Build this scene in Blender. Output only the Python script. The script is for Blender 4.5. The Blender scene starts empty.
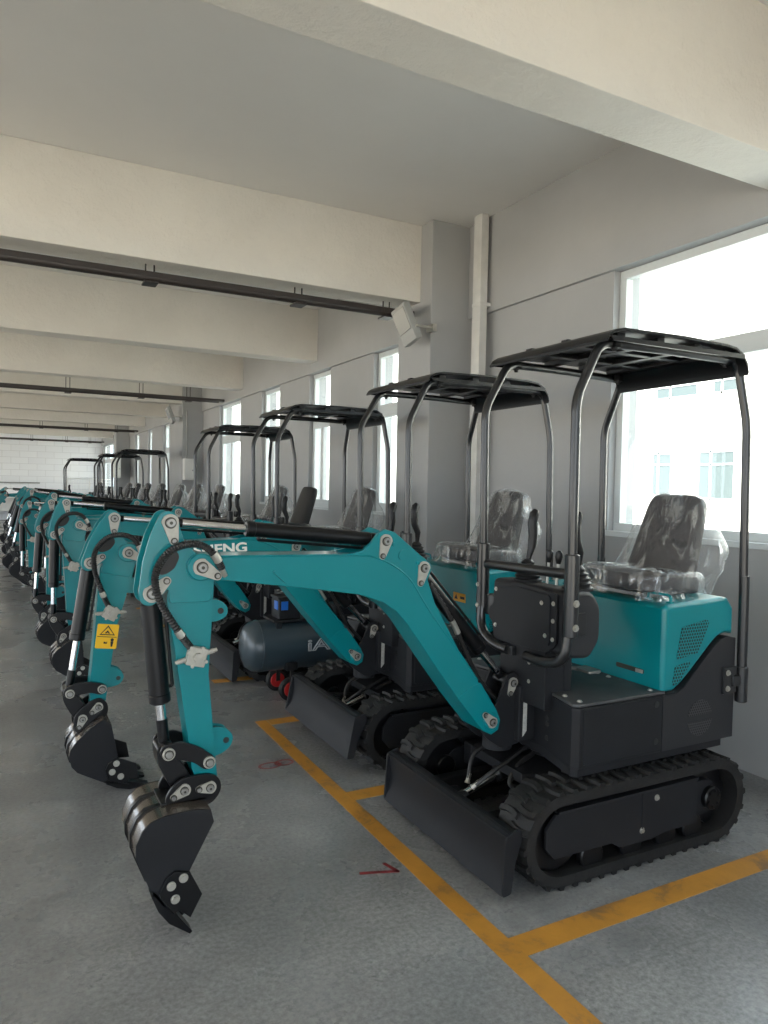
import bpy, bmesh, math, random
from mathutils import Vector, Matrix
random.seed(7)
S = bpy.context.scene
COL = S.collection
PI = math.pi
CH = {}     # object name -> list of children
ORG = {}    # object name -> absolute origin in the machine / world frame


# ------------------------------------------------------------------ materials
def nt(name):
    m = bpy.data.materials.new(name)
    m.use_nodes = True
    n = m.node_tree
    n.nodes.clear()
    o = n.nodes.new('ShaderNodeOutputMaterial')
    return m, n, o


def N(n, kind, **kw):
    x = n.nodes.new(kind)
    for k, v in kw.items():
        if k in x.inputs:
            x.inputs[k].default_value = v
        else:
            setattr(x, k, v)
    return x


def ramp(n, fac, stops):
    r = n.nodes.new('ShaderNodeValToRGB')
    els = r.color_ramp.elements
    while len(els) < len(stops):
        els.new(0.5)
    for e, (p, c) in zip(els, stops):
        e.position = p
        e.color = (c[0], c[1], c[2], 1)
    n.links.new(fac, r.inputs[0])
    return r.outputs[0]


def mat(name, col, rough=0.5, metal=0.0, coat=0.0, var=0.0, scale=6.0, bump=0.0, bscale=40.0, spec=0.5):
    m, n, o = nt(name)
    b = N(n, 'ShaderNodeBsdfPrincipled', Roughness=rough, Metallic=metal)
    b.inputs['Coat Weight'].default_value = coat
    b.inputs['Coat Roughness'].default_value = 0.12
    b.inputs['Specular IOR Level'].default_value = spec
    tc = N(n, 'ShaderNodeTexCoord')
    if var > 0:
        t = N(n, 'ShaderNodeTexNoise', Scale=scale, Detail=5.0)
        n.links.new(tc.outputs['Object'], t.inputs['Vector'])
        lo = [max(0, c * (1 - var)) for c in col]
        hi = [min(1, c * (1 + var)) for c in col]
        n.links.new(ramp(n, t.outputs[0], [(0.3, lo), (0.7, hi)]), b.inputs['Base Color'])
    else:
        b.inputs['Base Color'].default_value = (*col, 1)
    if bump > 0:
        t2 = N(n, 'ShaderNodeTexNoise', Scale=bscale, Detail=6.0)
        n.links.new(tc.outputs['Object'], t2.inputs['Vector'])
        bp = N(n, 'ShaderNodeBump', Strength=bump, Distance=0.01)
        n.links.new(t2.outputs[0], bp.inputs['Height'])
        n.links.new(bp.outputs[0], b.inputs['Normal'])
    n.links.new(b.outputs[0], o.inputs[0])
    return m


def perforated(name, col, dark, pitch, frac, rough=0.4):
    """sheet metal with a staggered grid of round holes (object x / z)"""
    m, n, o = nt(name)
    b = N(n, 'ShaderNodeBsdfPrincipled', Roughness=rough)
    tc = N(n, 'ShaderNodeTexCoord')
    sp = N(n, 'ShaderNodeSeparateXYZ')
    n.links.new(tc.outputs['Object'], sp.inputs[0])

    def mth(op, a, bb=None):
        q = N(n, 'ShaderNodeMath', operation=op)
        for i, v in enumerate((a, bb)):
            if v is None:
                continue
            if isinstance(v, (int, float)):
                q.inputs[i].default_value = v
            else:
                n.links.new(v, q.inputs[i])
        return q.outputs[0]
    z = mth('DIVIDE', sp.outputs[2], pitch * 0.866)
    row = mth('FLOOR', z)
    odd = mth('MULTIPLY', mth('FLOORED_MODULO', row, 2.0), 0.5)
    x = mth('ADD', mth('DIVIDE', sp.outputs[0], pitch), odd)
    fx = mth('SUBTRACT', mth('FRACT', x), 0.5)
    fz = mth('MULTIPLY', mth('SUBTRACT', mth('FRACT', z), 0.5), 0.866)
    d = mth('SQRT', mth('ADD', mth('MULTIPLY', fx, fx), mth('MULTIPLY', fz, fz)))
    hole = mth('LESS_THAN', d, frac)
    mx = N(n, 'ShaderNodeMix', data_type='RGBA')
    n.links.new(hole, mx.inputs[0])
    mx.inputs[6].default_value = (*col, 1)
    mx.inputs[7].default_value = (*dark, 1)
    n.links.new(mx.outputs[2], b.inputs['Base Color'])
    n.links.new(b.outputs[0], o.inputs[0])
    return m


TEAL = mat('teal paint', (0.0, 0.20, 0.232), 0.34, coat=0.2, var=0.05, scale=3, spec=0.35)
BLACK = mat('black satin paint', (0.0145, 0.0155, 0.0185), 0.5, var=0.12, scale=5, spec=0.25)
PLAST = mat('dark grey plastic', (0.015, 0.016, 0.0195), 0.48, bump=0.05, bscale=200)
CAST = mat('black gloss paint', (0.0045, 0.0048, 0.006), 0.33, spec=0.35)
TUBE = mat('black tube paint', (0.012, 0.013, 0.015), 0.3, coat=0.25)
RUB = mat('track rubber', (0.0085, 0.0085, 0.009), 0.6, var=0.3, scale=20, bump=0.2, bscale=60)
HOSE = mat('hose rubber', (0.015, 0.015, 0.016), 0.45)
CHROME = mat('chromed steel', (0.78, 0.78, 0.78), 0.14, metal=1)
ZINC = mat('zinc plated steel', (0.5, 0.49, 0.45), 0.38, metal=0.75, var=0.1, scale=30)
PLATE = mat('pale zinc plate', (0.42, 0.41, 0.37), 0.5, metal=0.3, var=0.12, scale=40)
SHADOWM = mat('shade dark steel', (0.06, 0.058, 0.05), 0.4, metal=0.6)  # dark tone painted for the shade ringing pin heads and in the latch recess
BRASS = mat('brassy pin head', (0.55, 0.45, 0.25), 0.35, metal=0.9)
FLOORPL = mat('ribbed floor mat', (0.05, 0.052, 0.056), 0.5, var=0.2, scale=14)
SEATM = mat('dark grey seat vinyl', (0.045, 0.043, 0.046), 0.6, bump=0.1, bscale=90)
SEATB = mat('black seat vinyl', (0.012, 0.012, 0.013), 0.45)
STEEL = mat('dull steel', (0.3, 0.3, 0.29), 0.4, metal=0.8)
GRILLE = perforated('teal perforated sheet', (0.0, 0.2, 0.225), (0.004, 0.012, 0.014), 0.0155, 0.36)
BGRILLE = perforated('black perforated sheet', (0.05, 0.052, 0.057), (0.001, 0.001, 0.001), 0.0125, 0.36)
YEL = mat('yellow sticker', (0.85, 0.5, 0.01), 0.4)
ORG_ST = mat('orange yellow sticker', (0.7, 0.36, 0.03), 0.45)
INK = mat('black ink', (0.01, 0.01, 0.01), 0.5)
WHITE = mat('white lettering', (0.85, 0.86, 0.84), 0.45)
LETTER = mat('grey outline lettering', (0.4, 0.42, 0.44), 0.5)
LABELW = mat('silver label strip', (0.45, 0.45, 0.43), 0.5, var=0.2, scale=60)
BKTBACK = mat('worn lacquered steel', (0.06, 0.048, 0.038), 0.22, coat=0.5, var=0.35, scale=9)
PVC = mat('white window frame', (0.62, 0.66, 0.67), 0.35)
COMPR = mat('dark blue grey tank paint', (0.03, 0.05, 0.065), 0.35, coat=0.3)
REDRUB = mat('red wheel hub', (0.45, 0.015, 0.015), 0.45)
BLUELED = mat('blue display', (0.02, 0.15, 0.6), 0.3)
BOXM = mat('light grey enamel', (0.72, 0.72, 0.69), 0.4)
LAMPM = mat('backlit grey lamp housing', (0.36, 0.37, 0.36), 0.5)  # base grey darkened to carry the backlit shade on the floodlight housing
PIPE = mat('dark conduit paint', (0.035, 0.028, 0.026), 0.4)
DUCT = mat('white plastic downpipe', (0.62, 0.62, 0.6), 0.4, var=0.08, scale=8, bump=0.05, bscale=20)


def film():
    m, n, o = nt('clear plastic film')
    tc = N(n, 'ShaderNodeTexCoord')
    mp = N(n, 'ShaderNodeMapping')
    mp.inputs['Scale'].default_value = (1.0, 1.0, 0.16)
    n.links.new(tc.outputs['Object'], mp.inputs[0])
    t = N(n, 'ShaderNodeTexNoise', Scale=15.0, Detail=2.0, Roughness=0.5, Distortion=0.7)
    n.links.new(mp.outputs[0], t.inputs['Vector'])
    bp = N(n, 'ShaderNodeBump', Strength=0.9, Distance=0.03)
    n.links.new(t.outputs[0], bp.inputs['Height'])
    tr = N(n, 'ShaderNodeBsdfTransparent')
    gl = N(n, 'ShaderNodeBsdfGlossy', Roughness=0.16)
    gl.inputs[0].default_value = (0.95, 0.97, 1, 1)
    n.links.new(bp.outputs[0], gl.inputs['Normal'])
    tl = N(n, 'ShaderNodeBsdfTranslucent')
    tl.inputs[0].default_value = (0.8, 0.83, 0.85, 1)
    df = N(n, 'ShaderNodeBsdfDiffuse')
    df.inputs[0].default_value = (0.8, 0.83, 0.85, 1)
    m0 = N(n, 'ShaderNodeMixShader', Fac=0.5)
    n.links.new(tl.outputs[0], m0.inputs[1])
    n.links.new(df.outputs[0], m0.inputs[2])
    m1 = N(n, 'ShaderNodeMixShader', Fac=0.5)
    n.links.new(m0.outputs[0], m1.inputs[1])
    n.links.new(gl.outputs[0], m1.inputs[2])
    # folds in the film scatter more light than its flat areas
    rg = N(n, 'ShaderNodeValToRGB')
    rg.color_ramp.elements[0].position = 0.54
    rg.color_ramp.elements[0].color = (0.07, 0.07, 0.07, 1)
    rg.color_ramp.elements[1].position = 0.66
    rg.color_ramp.elements[1].color = (0.5, 0.5, 0.5, 1)
    n.links.new(t.outputs[0], rg.inputs[0])
    lw = N(n, 'ShaderNodeLayerWeight', Blend=0.5)
    pw = N(n, 'ShaderNodeMath', operation='POWER')
    pw.inputs[1].default_value = 3.0
    n.links.new(lw.outputs['Facing'], pw.inputs[0])
    ma = N(n, 'ShaderNodeMath', operation='MULTIPLY_ADD')     # seen edge-on there is more film in the way
    ma.inputs[1].default_value = 0.55
    ma.use_clamp = True
    n.links.new(pw.outputs[0], ma.inputs[0])
    n.links.new(rg.outputs[0], ma.inputs[2])
    m2 = N(n, 'ShaderNodeMixShader')
    n.links.new(ma.outputs[0], m2.inputs[0])
    n.links.new(tr.outputs[0], m2.inputs[1])
    n.links.new(m1.outputs[0], m2.inputs[2])
    n.links.new(m2.outputs[0], o.inputs[0])
    return m


def glass():
    m, n, o = nt('window glass')
    tr = N(n, 'ShaderNodeBsdfTransparent')
    tr.inputs[0].default_value = (0.93, 0.96, 0.95, 1)
    gl = N(n, 'ShaderNodeBsdfGlossy', Roughness=0.02)
    lw = N(n, 'ShaderNodeLayerWeight', Blend=0.5)
    pw = N(n, 'ShaderNodeMath', operation='POWER')
    pw.inputs[1].default_value = 5.0
    n.links.new(lw.outputs['Facing'], pw.inputs[0])
    ml = N(n, 'ShaderNodeMath', operation='MULTIPLY_ADD')
    ml.inputs[1].default_value = 0.5
    ml.inputs[2].default_value = 0.03
    n.links.new(pw.outputs[0], ml.inputs[0])
    mx = N(n, 'ShaderNodeMixShader')
    n.links.new(ml.outputs[0], mx.inputs[0])
    n.links.new(tr.outputs[0], mx.inputs[1])
    n.links.new(gl.outputs[0], mx.inputs[2])
    n.links.new(mx.outputs[0], o.inputs[0])
    return m


FILM = film()
GLASS = glass()


def plaster(name, a, b, scale, bump, bs, rough=0.75):
    m, n, o = nt(name)
    bs_ = N(n, 'ShaderNodeBsdfPrincipled', Roughness=rough)
    tc = N(n, 'ShaderNodeTexCoord')
    t = N(n, 'ShaderNodeTexNoise', Scale=scale, Detail=7.0, Roughness=0.6)
    n.links.new(tc.outputs['Object'], t.inputs['Vector'])
    n.links.new(ramp(n, t.outputs[0], [(0.3, a), (0.7, b)]), bs_.inputs['Base Color'])
    t2 = N(n, 'ShaderNodeTexNoise', Scale=bs, Detail=8.0, Roughness=0.65)
    n.links.new(tc.outputs['Object'], t2.inputs['Vector'])
    bp = N(n, 'ShaderNodeBump', Strength=bump, Distance=0.02)
    n.links.new(t2.outputs[0], bp.inputs['Height'])
    n.links.new(bp.outputs[0], bs_.inputs['Normal'])
    n.links.new(bs_.outputs[0], o.inputs[0])
    return m


WALL = plaster('grey wall paint', (0.355, 0.362, 0.365), (0.40, 0.407, 0.41), 1.2, 0.08, 12)
CEIL = plaster('white ceiling paint', (0.74, 0.725, 0.70), (0.79, 0.775, 0.75), 0.8, 0.12, 9)
BEAM = plaster('cast beam paint', (0.68, 0.655, 0.61), (0.75, 0.725, 0.675), 1.5, 0.6, 12)
FACADE = plaster('white facade render', (0.8, 0.8, 0.79), (0.84, 0.84, 0.83), 0.5, 0.05, 8)
YARD = plaster('warm yard concrete', (0.52, 0.45, 0.34), (0.60, 0.52, 0.40), 0.4, 0.1, 5)
PAVE = plaster('pale pavement', (0.5, 0.5, 0.48), (0.56, 0.56, 0.54), 0.4, 0.1, 5)


def floor_mat():
    m, n, o = nt('power floated concrete')
    b = N(n, 'ShaderNodeBsdfPrincipled')
    b.inputs['Specular IOR Level'].default_value = 0.5
    tc = N(n, 'ShaderNodeTexCoord')
    t = N(n, 'ShaderNodeTexNoise', Scale=1.1, Detail=8.0, Roughness=0.62)
    n.links.new(tc.outputs['Object'], t.inputs['Vector'])
    c1 = ramp(n, t.outputs[0], [(0.28, (0.20, 0.207, 0.215)), (0.5, (0.31, 0.318, 0.326)), (0.72, (0.43, 0.437, 0.445))])
    t2 = N(n, 'ShaderNodeTexNoise', Scale=55.0, Detail=4.0, Roughness=0.7)
    n.links.new(tc.outputs['Object'], t2.inputs['Vector'])
    c2 = ramp(n, t2.outputs[0], [(0.3, (0.6, 0.6, 0.6)), (0.65, (1.1, 1.1, 1.1))])
    mx = N(n, 'ShaderNodeMix', data_type='RGBA', blend_type='MULTIPLY')
    mx.inputs[0].default_value = 1
    n.links.new(c1, mx.inputs[6])
    n.links.new(c2, mx.inputs[7])
    # sparse dark scuffs
    t3 = N(n, 'ShaderNodeTexNoise', Scale=0.9, Detail=9.0, Roughness=0.68, Distortion=0.3)
    n.links.new(tc.outputs['Object'], t3.inputs['Vector'])
    c3 = ramp(n, t3.outputs[0], [(0.42, (1, 1, 1)), (0.8, (0.5, 0.49, 0.47))])
    mx2 = N(n, 'ShaderNodeMix', data_type='RGBA', blend_type='MULTIPLY')
    mx2.inputs[0].default_value = 0.8
    n.links.new(mx.outputs[2], mx2.inputs[6])
    n.links.new(c3, mx2.inputs[7])
    n.links.new(mx2.outputs[2], b.inputs['Base Color'])
    rr = ramp(n, t.outputs[0], [(0.3, (0.36, 0.36, 0.36)), (0.7, (0.2, 0.2, 0.2))])
    n.links.new(rr, b.inputs['Roughness'])
    bp = N(n, 'ShaderNodeBump', Strength=0.06, Distance=0.01)
    n.links.new(t2.outputs[0], bp.inputs['Height'])
    n.links.new(bp.outputs[0], b.inputs['Normal'])
    n.links.new(b.outputs[0], o.inputs[0])
    return m


def line_mat(name, col, worn, thr):
    m, n, o = nt(name)
    b = N(n, 'ShaderNodeBsdfPrincipled', Roughness=0.5)
    tc = N(n, 'ShaderNodeTexCoord')
    t = N(n, 'ShaderNodeTexNoise', Scale=4.5, Detail=8.0, Roughness=0.7, Distortion=0.4)
    n.links.new(tc.outputs['Object'], t.inputs['Vector'])
    d = [c * 0.8 for c in col]
    n.links.new(ramp(n, t.outputs[0], [(0.25, col), (thr - 0.06, d), (thr + 0.06, worn)]), b.inputs['Base Color'])
    n.links.new(b.outputs[0], o.inputs[0])
    return m


FLOORM = floor_mat()
LINEM = line_mat('orange yellow floor paint', (0.66, 0.31, 0.045), (0.24, 0.14, 0.06), 0.6)
REDM = line_mat('faded red spray paint', (0.26, 0.03, 0.035), (0.2, 0.06, 0.06), 0.72)


def block_wall():
    m, n, o = nt('pale block wall')
    b = N(n, 'ShaderNodeBsdfPrincipled', Roughness=0.7)
    tc = N(n, 'ShaderNodeTexCoord')
    mp = N(n, 'ShaderNodeMapping')
    mp.inputs['Rotation'].default_value = (PI / 2, 0, 0)
    n.links.new(tc.outputs['Object'], mp.inputs[0])
    br = N(n, 'ShaderNodeTexBrick', Scale=1.0)
    br.inputs['Color1'].default_value = (0.74, 0.75, 0.78, 1)
    br.inputs['Color2'].default_value = (0.79, 0.8, 0.82, 1)
    br.inputs['Mortar'].default_value = (0.62, 0.62, 0.64, 1)
    br.inputs['Mortar Size'].default_value = 0.008
    br.inputs['Brick Width'].default_value = 0.6
    br.inputs['Row Height'].default_value = 0.24
    n.links.new(mp.outputs[0], br.inputs['Vector'])
    n.links.new(br.outputs[0], b.inputs['Base Color'])
    n.links.new(b.outputs[0], o.inputs[0])
    return m


BLOCK = block_wall()


# ------------------------------------------------------------------ mesh helpers
class MB:
    def __init__(s):
        s.bm = bmesh.new()
        s.mi = 0

    def _fin(s, fs):
        for f in fs:
            f.material_index = s.mi

    def box(s, a, b, bev=0.0, seg=2, rot=None, at=None):
        lo = Vector([min(p, q) for p, q in zip(a, b)])
        hi = Vector([max(p, q) for p, q in zip(a, b)])
        before = set(s.bm.faces)
        r = bmesh.ops.create_cube(s.bm, size=1)
        c = (lo + hi) / 2
        d = hi - lo
        for v in r['verts']:
            v.co = Vector((v.co.x * d.x, v.co.y * d.y, v.co.z * d.z))
        if bev > 0:
            es = list({e for v in r['verts'] for e in v.link_edges})
            bmesh.ops.bevel(s.bm, geom=es, offset=min(bev, min(d) * 0.48), segments=seg, affect='EDGES', profile=0.5)
        new = [f for f in s.bm.faces if f not in before]
        vs = {v for f in new for v in f.verts}
        for v in vs:
            if rot is not None:
                v.co = rot @ v.co
            v.co += c if at is None else Vector(at)
        s._fin(new)
        return s

    def prism(s, pts, v0, v1, bev=0.0, seg=2, axis='y'):
        """polygon in (x, z) [axis y], (y, z) [axis x] or (x, y) [axis z], swept from v0 to v1"""
        def mk(p, t):
            if axis == 'y':
                return (p[0], t, p[1])
            if axis == 'x':
                return (t, p[0], p[1])
            return (p[0], p[1], t)
        before = set(s.bm.faces)
        A = [s.bm.verts.new(mk(p, v0)) for p in pts]
        B = [s.bm.verts.new(mk(p, v1)) for p in pts]
        k = len(pts)
        s.bm.faces.new(A)
        s.bm.faces.new(B[::-1])
        for i in range(k):
            j = (i + 1) % k
            s.bm.faces.new((A[j], A[i], B[i], B[j]))
        new = [f for f in s.bm.faces if f not in before]
        bmesh.ops.recalc_face_normals(s.bm, faces=new)
        if bev > 0:
            caps = new[:2]
            es = list({e for f in caps for e in f.edges})
            bmesh.ops.bevel(s.bm, geom=es, offset=bev, segments=seg, affect='EDGES', profile=0.5, clamp_overlap=True)
        s._fin([f for f in s.bm.faces if f not in before])
        return s

    def ring(s, outer, inner, v0, v1):
        """closed band between two polygons with the same number of points, swept along y"""
        k = len(outer)
        V = []
        for P in (outer, inner):
            for t in (v0, v1):
                V.append([s.bm.verts.new((p[0], t, p[1])) for p in P])
        o0, o1, i0, i1 = V
        fs = []
        for a in range(k):
            b = (a + 1) % k
            for q in ((o0[a], o0[b], o1[b], o1[a]), (i0[b], i0[a], i1[a], i1[b]), (o0[b], o0[a], i0[a], i0[b]), (o1[a], o1[b], i1[b], i1[a])):
                fs.append(s.bm.faces.new(q))
        bmesh.ops.recalc_face_normals(s.bm, faces=fs)
        s._fin(fs)
        return s

    def cyl(s, p0, p1, r0, r1=None, n=20, bev=0.0):
        r1 = r0 if r1 is None else r1
        p0, p1 = Vector(p0), Vector(p1)
        ax = (p1 - p0)
        L = ax.length
        q = ax.to_track_quat('Z', 'Y')
        prof = [(0, r0), (L, r1)] if bev <= 0 else [(0, r0 - bev), (bev, r0), (L - bev, r1), (L, r1 - bev)]
        rings = []
        for (h, r) in prof:
            rings.append([s.bm.verts.new(p0 + q @ Vector((r * math.cos(2 * PI * i / n), r * math.sin(2 * PI * i / n), h))) for i in range(n)])
        fs = []
        for a, b in zip(rings, rings[1:]):
            for i in range(n):
                j = (i + 1) % n
                fs.append(s.bm.faces.new((a[i], a[j], b[j], b[i])))
        fs.append(s.bm.faces.new(rings[0][::-1]))
        fs.append(s.bm.faces.new(rings[-1]))
        s._fin(fs)
        return s

    def tube(s, pts, r, n=10, cap=True, rfun=None):
        pts = [Vector(p) for p in pts]
        rings = []
        up = None
        for i, p in enumerate(pts):
            t = (pts[min(i + 1, len(pts) - 1)] - pts[max(i - 1, 0)]).normalized()
            if up is None:
                up = Vector((0, 0, 1)) if abs(t.z) < 0.9 else Vector((1, 0, 0))
            a = t.cross(up).normalized()
            up = a.cross(t).normalized()
            rr = r if rfun is None else rfun(i)
            rings.append([s.bm.verts.new(p + (a * math.cos(2 * PI * k / n) + up * math.sin(2 * PI * k / n)) * rr) for k in range(n)])
        fs = []
        for a, b in zip(rings, rings[1:]):
            for i in range(n):
                j = (i + 1) % n
                fs.append(s.bm.faces.new((a[i], b[i], b[j], a[j])))
        if cap:
            fs.append(s.bm.faces.new(rings[0]))
            fs.append(s.bm.faces.new(rings[-1][::-1]))
        bmesh.ops.recalc_face_normals(s.bm, faces=fs)
        s._fin(fs)
        return s

    def loft(s, rings, cap=True):
        R = [[s.bm.verts.new(p) for p in r] for r in rings]
        k = len(R[0])
        fs = []
        for a, b in zip(R, R[1:]):
            for i in range(k):
                j = (i + 1) % k
                fs.append(s.bm.faces.new((a[i], a[j], b[j], b[i])))
        if cap:
            fs.append(s.bm.faces.new(R[0][::-1]))
            fs.append(s.bm.faces.new(R[-1]))
        bmesh.ops.recalc_face_normals(s.bm, faces=fs)
        s._fin(fs)
        return s

    def bolt(s, p, d, r=0.009, h=0.007):
        p = Vector(p)
        d = Vector(d).normalized()
        s.cyl(p, p + d * h, r, n=6)
        s.cyl(p, p + d * h * 0.3, r * 1.45, n=14)
        return s


def rounded(pts, r, seg=4):
    """round every corner of a 2-D polygon; r may be a list"""
    out = []
    k = len(pts)
    for i in range(k):
        p0, p, p1 = Vector(pts[i - 1]), Vector(pts[i]), Vector(pts[(i + 1) % k])
        rr = r[i] if isinstance(r, (list, tuple)) else r
        if rr <= 0:
            out.append(tuple(p))
            continue
        a = (p0 - p)
        b = (p1 - p)
        d = min(rr, a.length * 0.48, b.length * 0.48)
        A = p + a.normalized() * d
        B = p + b.normalized() * d
        for q in range(seg + 1):
            t = q / seg
            out.append(tuple(A * (1 - t) ** 2 + p * 2 * t * (1 - t) + B * t * t))
    return out


def arc_path(pts, r=0.05, seg=5):
    """3-D polyline with rounded corners"""
    P = [Vector(p) for p in pts]
    out = [P[0]]
    for i in range(1, len(P) - 1):
        a = P[i - 1] - P[i]
        b = P[i + 1] - P[i]
        d = min(r, a.length * 0.48, b.length * 0.48)
        A = P[i] + a.normalized() * d
        B = P[i] + b.normalized() * d
        for q in range(seg + 1):
            t = q / seg
            out.append(A * (1 - t) ** 2 + P[i] * 2 * t * (1 - t) + B * t * t)
    out.append(P[-1])
    return out


def smooth_path(pts, n=8):
    """Catmull-Rom through the points"""
    P = [Vector(p) for p in pts]
    P = [P[0] * 2 - P[1]] + P + [P[-1] * 2 - P[-2]]
    out = []
    for i in range(1, len(P) - 2):
        for k in range(n):
            t = k / n
            a, b, c, d = P[i - 1], P[i], P[i + 1], P[i + 2]
            out.append(0.5 * (2 * b + (c - a) * t + (2 * a - 5 * b + 4 * c - d) * t * t + (3 * b - a - 3 * c + d) * t ** 3))
    out.append(P[-2])
    return out


def obj(name, mb, mats, parent=None, loc=(0, 0, 0), sharp=38):
    """link a mesh; geometry is given in the frame of the thing, the object's origin is set to loc"""
    me = bpy.data.meshes.new(name)
    bm = mb.bm
    L = Vector(loc)
    for v in bm.verts:
        v.co -= L
    bm.normal_update()
    lim = math.radians(sharp)
    for e in bm.edges:
        e.smooth = not (len(e.link_faces) == 2 and e.calc_face_angle(0) > lim)
    for f in bm.faces:
        f.smooth = True
    bm.to_mesh(me)
    bm.free()
    for m in (mats if isinstance(mats, (list, tuple)) else [mats]):
        me.materials.append(m)
    o = bpy.data.objects.new(name, me)
    COL.objects.link(o)
    adopt(o, parent, L)
    if sharp < 90:
        wn = o.modifiers.new('weighted normals', 'WEIGHTED_NORMAL')
        wn.keep_sharp = True
        wn.weight = 80
    return o


def adopt(o, parent, L):
    ORG[o.name] = Vector(L)
    CH.setdefault(o.name, [])
    if parent is not None:
        o.parent = parent
        o.location = Vector(L) - ORG[parent.name]
        CH[parent.name].append(o)
    else:
        o.location = L


def empty(name, loc, label=None, cat=None, group=None):
    o = bpy.data.objects.new(name, None)
    o.empty_display_size = 0.2
    COL.objects.link(o)
    o.location = loc
    ORG[o.name] = Vector((0, 0, 0))
    CH[o.name] = []
    tag(o, label, cat, group)
    return o


def tag(o, label=None, cat=None, group=None, kind=None):
    if label:
        o['label'] = label
    if cat:
        o['category'] = cat
    if group:
        o['group'] = group
    if kind:
        o['kind'] = kind
    return o


def base(o):
    return o.name.split('.')[0]


def copy_tree(o, parent=None, skip=(), depth=9):
    c = o.copy()
    COL.objects.link(c)
    ORG[c.name] = ORG[o.name].copy()
    CH[c.name] = []
    if parent is not None:
        c.parent = parent
        CH[parent.name].append(c)
    if depth > 0:
        for k in CH[o.name]:
            if base(k) in skip:
                continue
            copy_tree(k, c, skip, depth - 1)
    return c


def text_mesh(name, body, size, material, parent, loc, thick=0.0015, rot=(PI / 2, 0, 0), bold=0.0, outline=False, stretch=1.0):
    cu = bpy.data.curves.new(name, 'FONT')
    cu.body = body
    cu.size = size
    cu.extrude = thick
    cu.offset = bold
    cu.align_x = 'LEFT'
    if outline:
        cu.fill_mode = 'NONE'
        cu.extrude = 0
        cu.bevel_depth = size * 0.03
    t = bpy.data.objects.new(name, cu)
    COL.objects.link(t)
    dg = bpy.context.evaluated_depsgraph_get()
    me = bpy.data.meshes.new_from_object(t.evaluated_get(dg))
    bpy.data.objects.remove(t)
    me.materials.clear()
    me.materials.append(material)
    o = bpy.data.objects.new(name, me)
    COL.objects.link(o)
    adopt(o, parent, Vector(loc))
    o.rotation_euler = rot
    o.scale = (stretch, 1, 1)
    return o


# ------------------------------------------------------------------ the excavator (frame: facing -x, v = y across, ground z = 0)
PIV = (-0.488, 0.53)     # boom foot pin
BCB = (-0.372, 0.678)    # boom cylinder foot
BCT = (-0.832, 1.187)    # boom cylinder head on the boom
ACB = (-1.004, 1.296)    # arm cylinder foot on the boom
ELB = (-1.706, 1.221)    # boom-arm pin
AHP = (-1.806, 1.37)     # arm cylinder head pin
KCB = (-1.862, 1.137)    # bucket cylinder foot
LNK = (-1.807, 0.598)    # link pin
ALP = (-1.671, 0.549)    # link arm pin on the arm
KPN = (-1.668, 0.461)    # bucket pin
KLP = (-1.755, 0.466)    # link pin on the bucket


def teardrop(mb, c, d, v, side, r=0.028, ln=0.055, th=0.007):
    """pin retaining plate with pin head and keeper bolt; d = direction of the tail in (x, z)"""
    a = math.atan2(d[1], d[0])
    pts = []
    for k in range(13):
        t = a + PI / 2 + 0.25 + k * (PI - 0.5 + 0) / 12 + 0
        pts.append((c[0] + r * math.cos(t), c[1] + r * math.sin(t)))
    e = (c[0] + math.cos(a) * ln, c[1] + math.sin(a) * ln)
    r2 = r * 0.5
    for k in range(7):
        t = a - PI / 2 + 0.1 + k * (PI - 0.2) / 6
        pts.append((e[0] + r2 * math.cos(t), e[1] + r2 * math.sin(t)))
    mb.prism(pts, v, v + side * th)
    mb.mi = 1
    mb.cyl((c[0], v + side * th, c[1]), (c[0], v + side * (th + 0.003), c[1]), r * 0.66, n=20)
    mb.mi = 2
    mb.cyl((c[0], v + side * th, c[1]), (c[0], v + side * (th + 0.012), c[1]), r * 0.52, n=20, bev=0.002)
    mb.mi = 1
    mb.cyl((c[0], v + side * (th + 0.012), c[1]), (c[0], v + side * (th + 0.0125), c[1]), r * 0.2, n=8)
    mb.cyl((e[0], v + side * th, e[1]), (e[0], v + side * (th + 0.002), e[1]), 0.0115, n=14)
    mb.mi = 2
    mb.cyl((e[0], v + side * th, e[1]), (e[0], v + side * (th + 0.007), e[1]), 0.0075, n=6)
    mb.mi = 0


def pin_caps(name, c, d, v, parent, **kw):
    for s_ in (-1, 1):
        mb = MB()
        teardrop(mb, c, d, s_ * v, s_, **kw)
        obj(name, mb, [PLATE, SHADOWM, STEEL], parent, (c[0], s_ * v, c[1]))


def bolts(parent, items, m=None):
    """separate hexagon bolts on a part: (position, outward direction, radius, height)"""
    for (p, d, r, h) in items:
        b_ = MB()
        b_.bolt(p, d, r, h)
        obj('bolt', b_, m or ZINC, parent, p)


def stadium(u0, z0, r0, u1, z1, r1, n=14):
    """outline around two circles, clockwise from the bottom left"""
    pts = []
    for k in range(n + 1):
        t = -PI / 2 - k * PI / n
        pts.append((u0 + r0 * math.cos(t), z0 + r0 * math.sin(t)))
    for k in range(n + 1):
        t = PI / 2 - k * PI / n
        pts.append((u1 + r1 * math.cos(t), z1 + r1 * math.sin(t)))
    return pts


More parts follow.
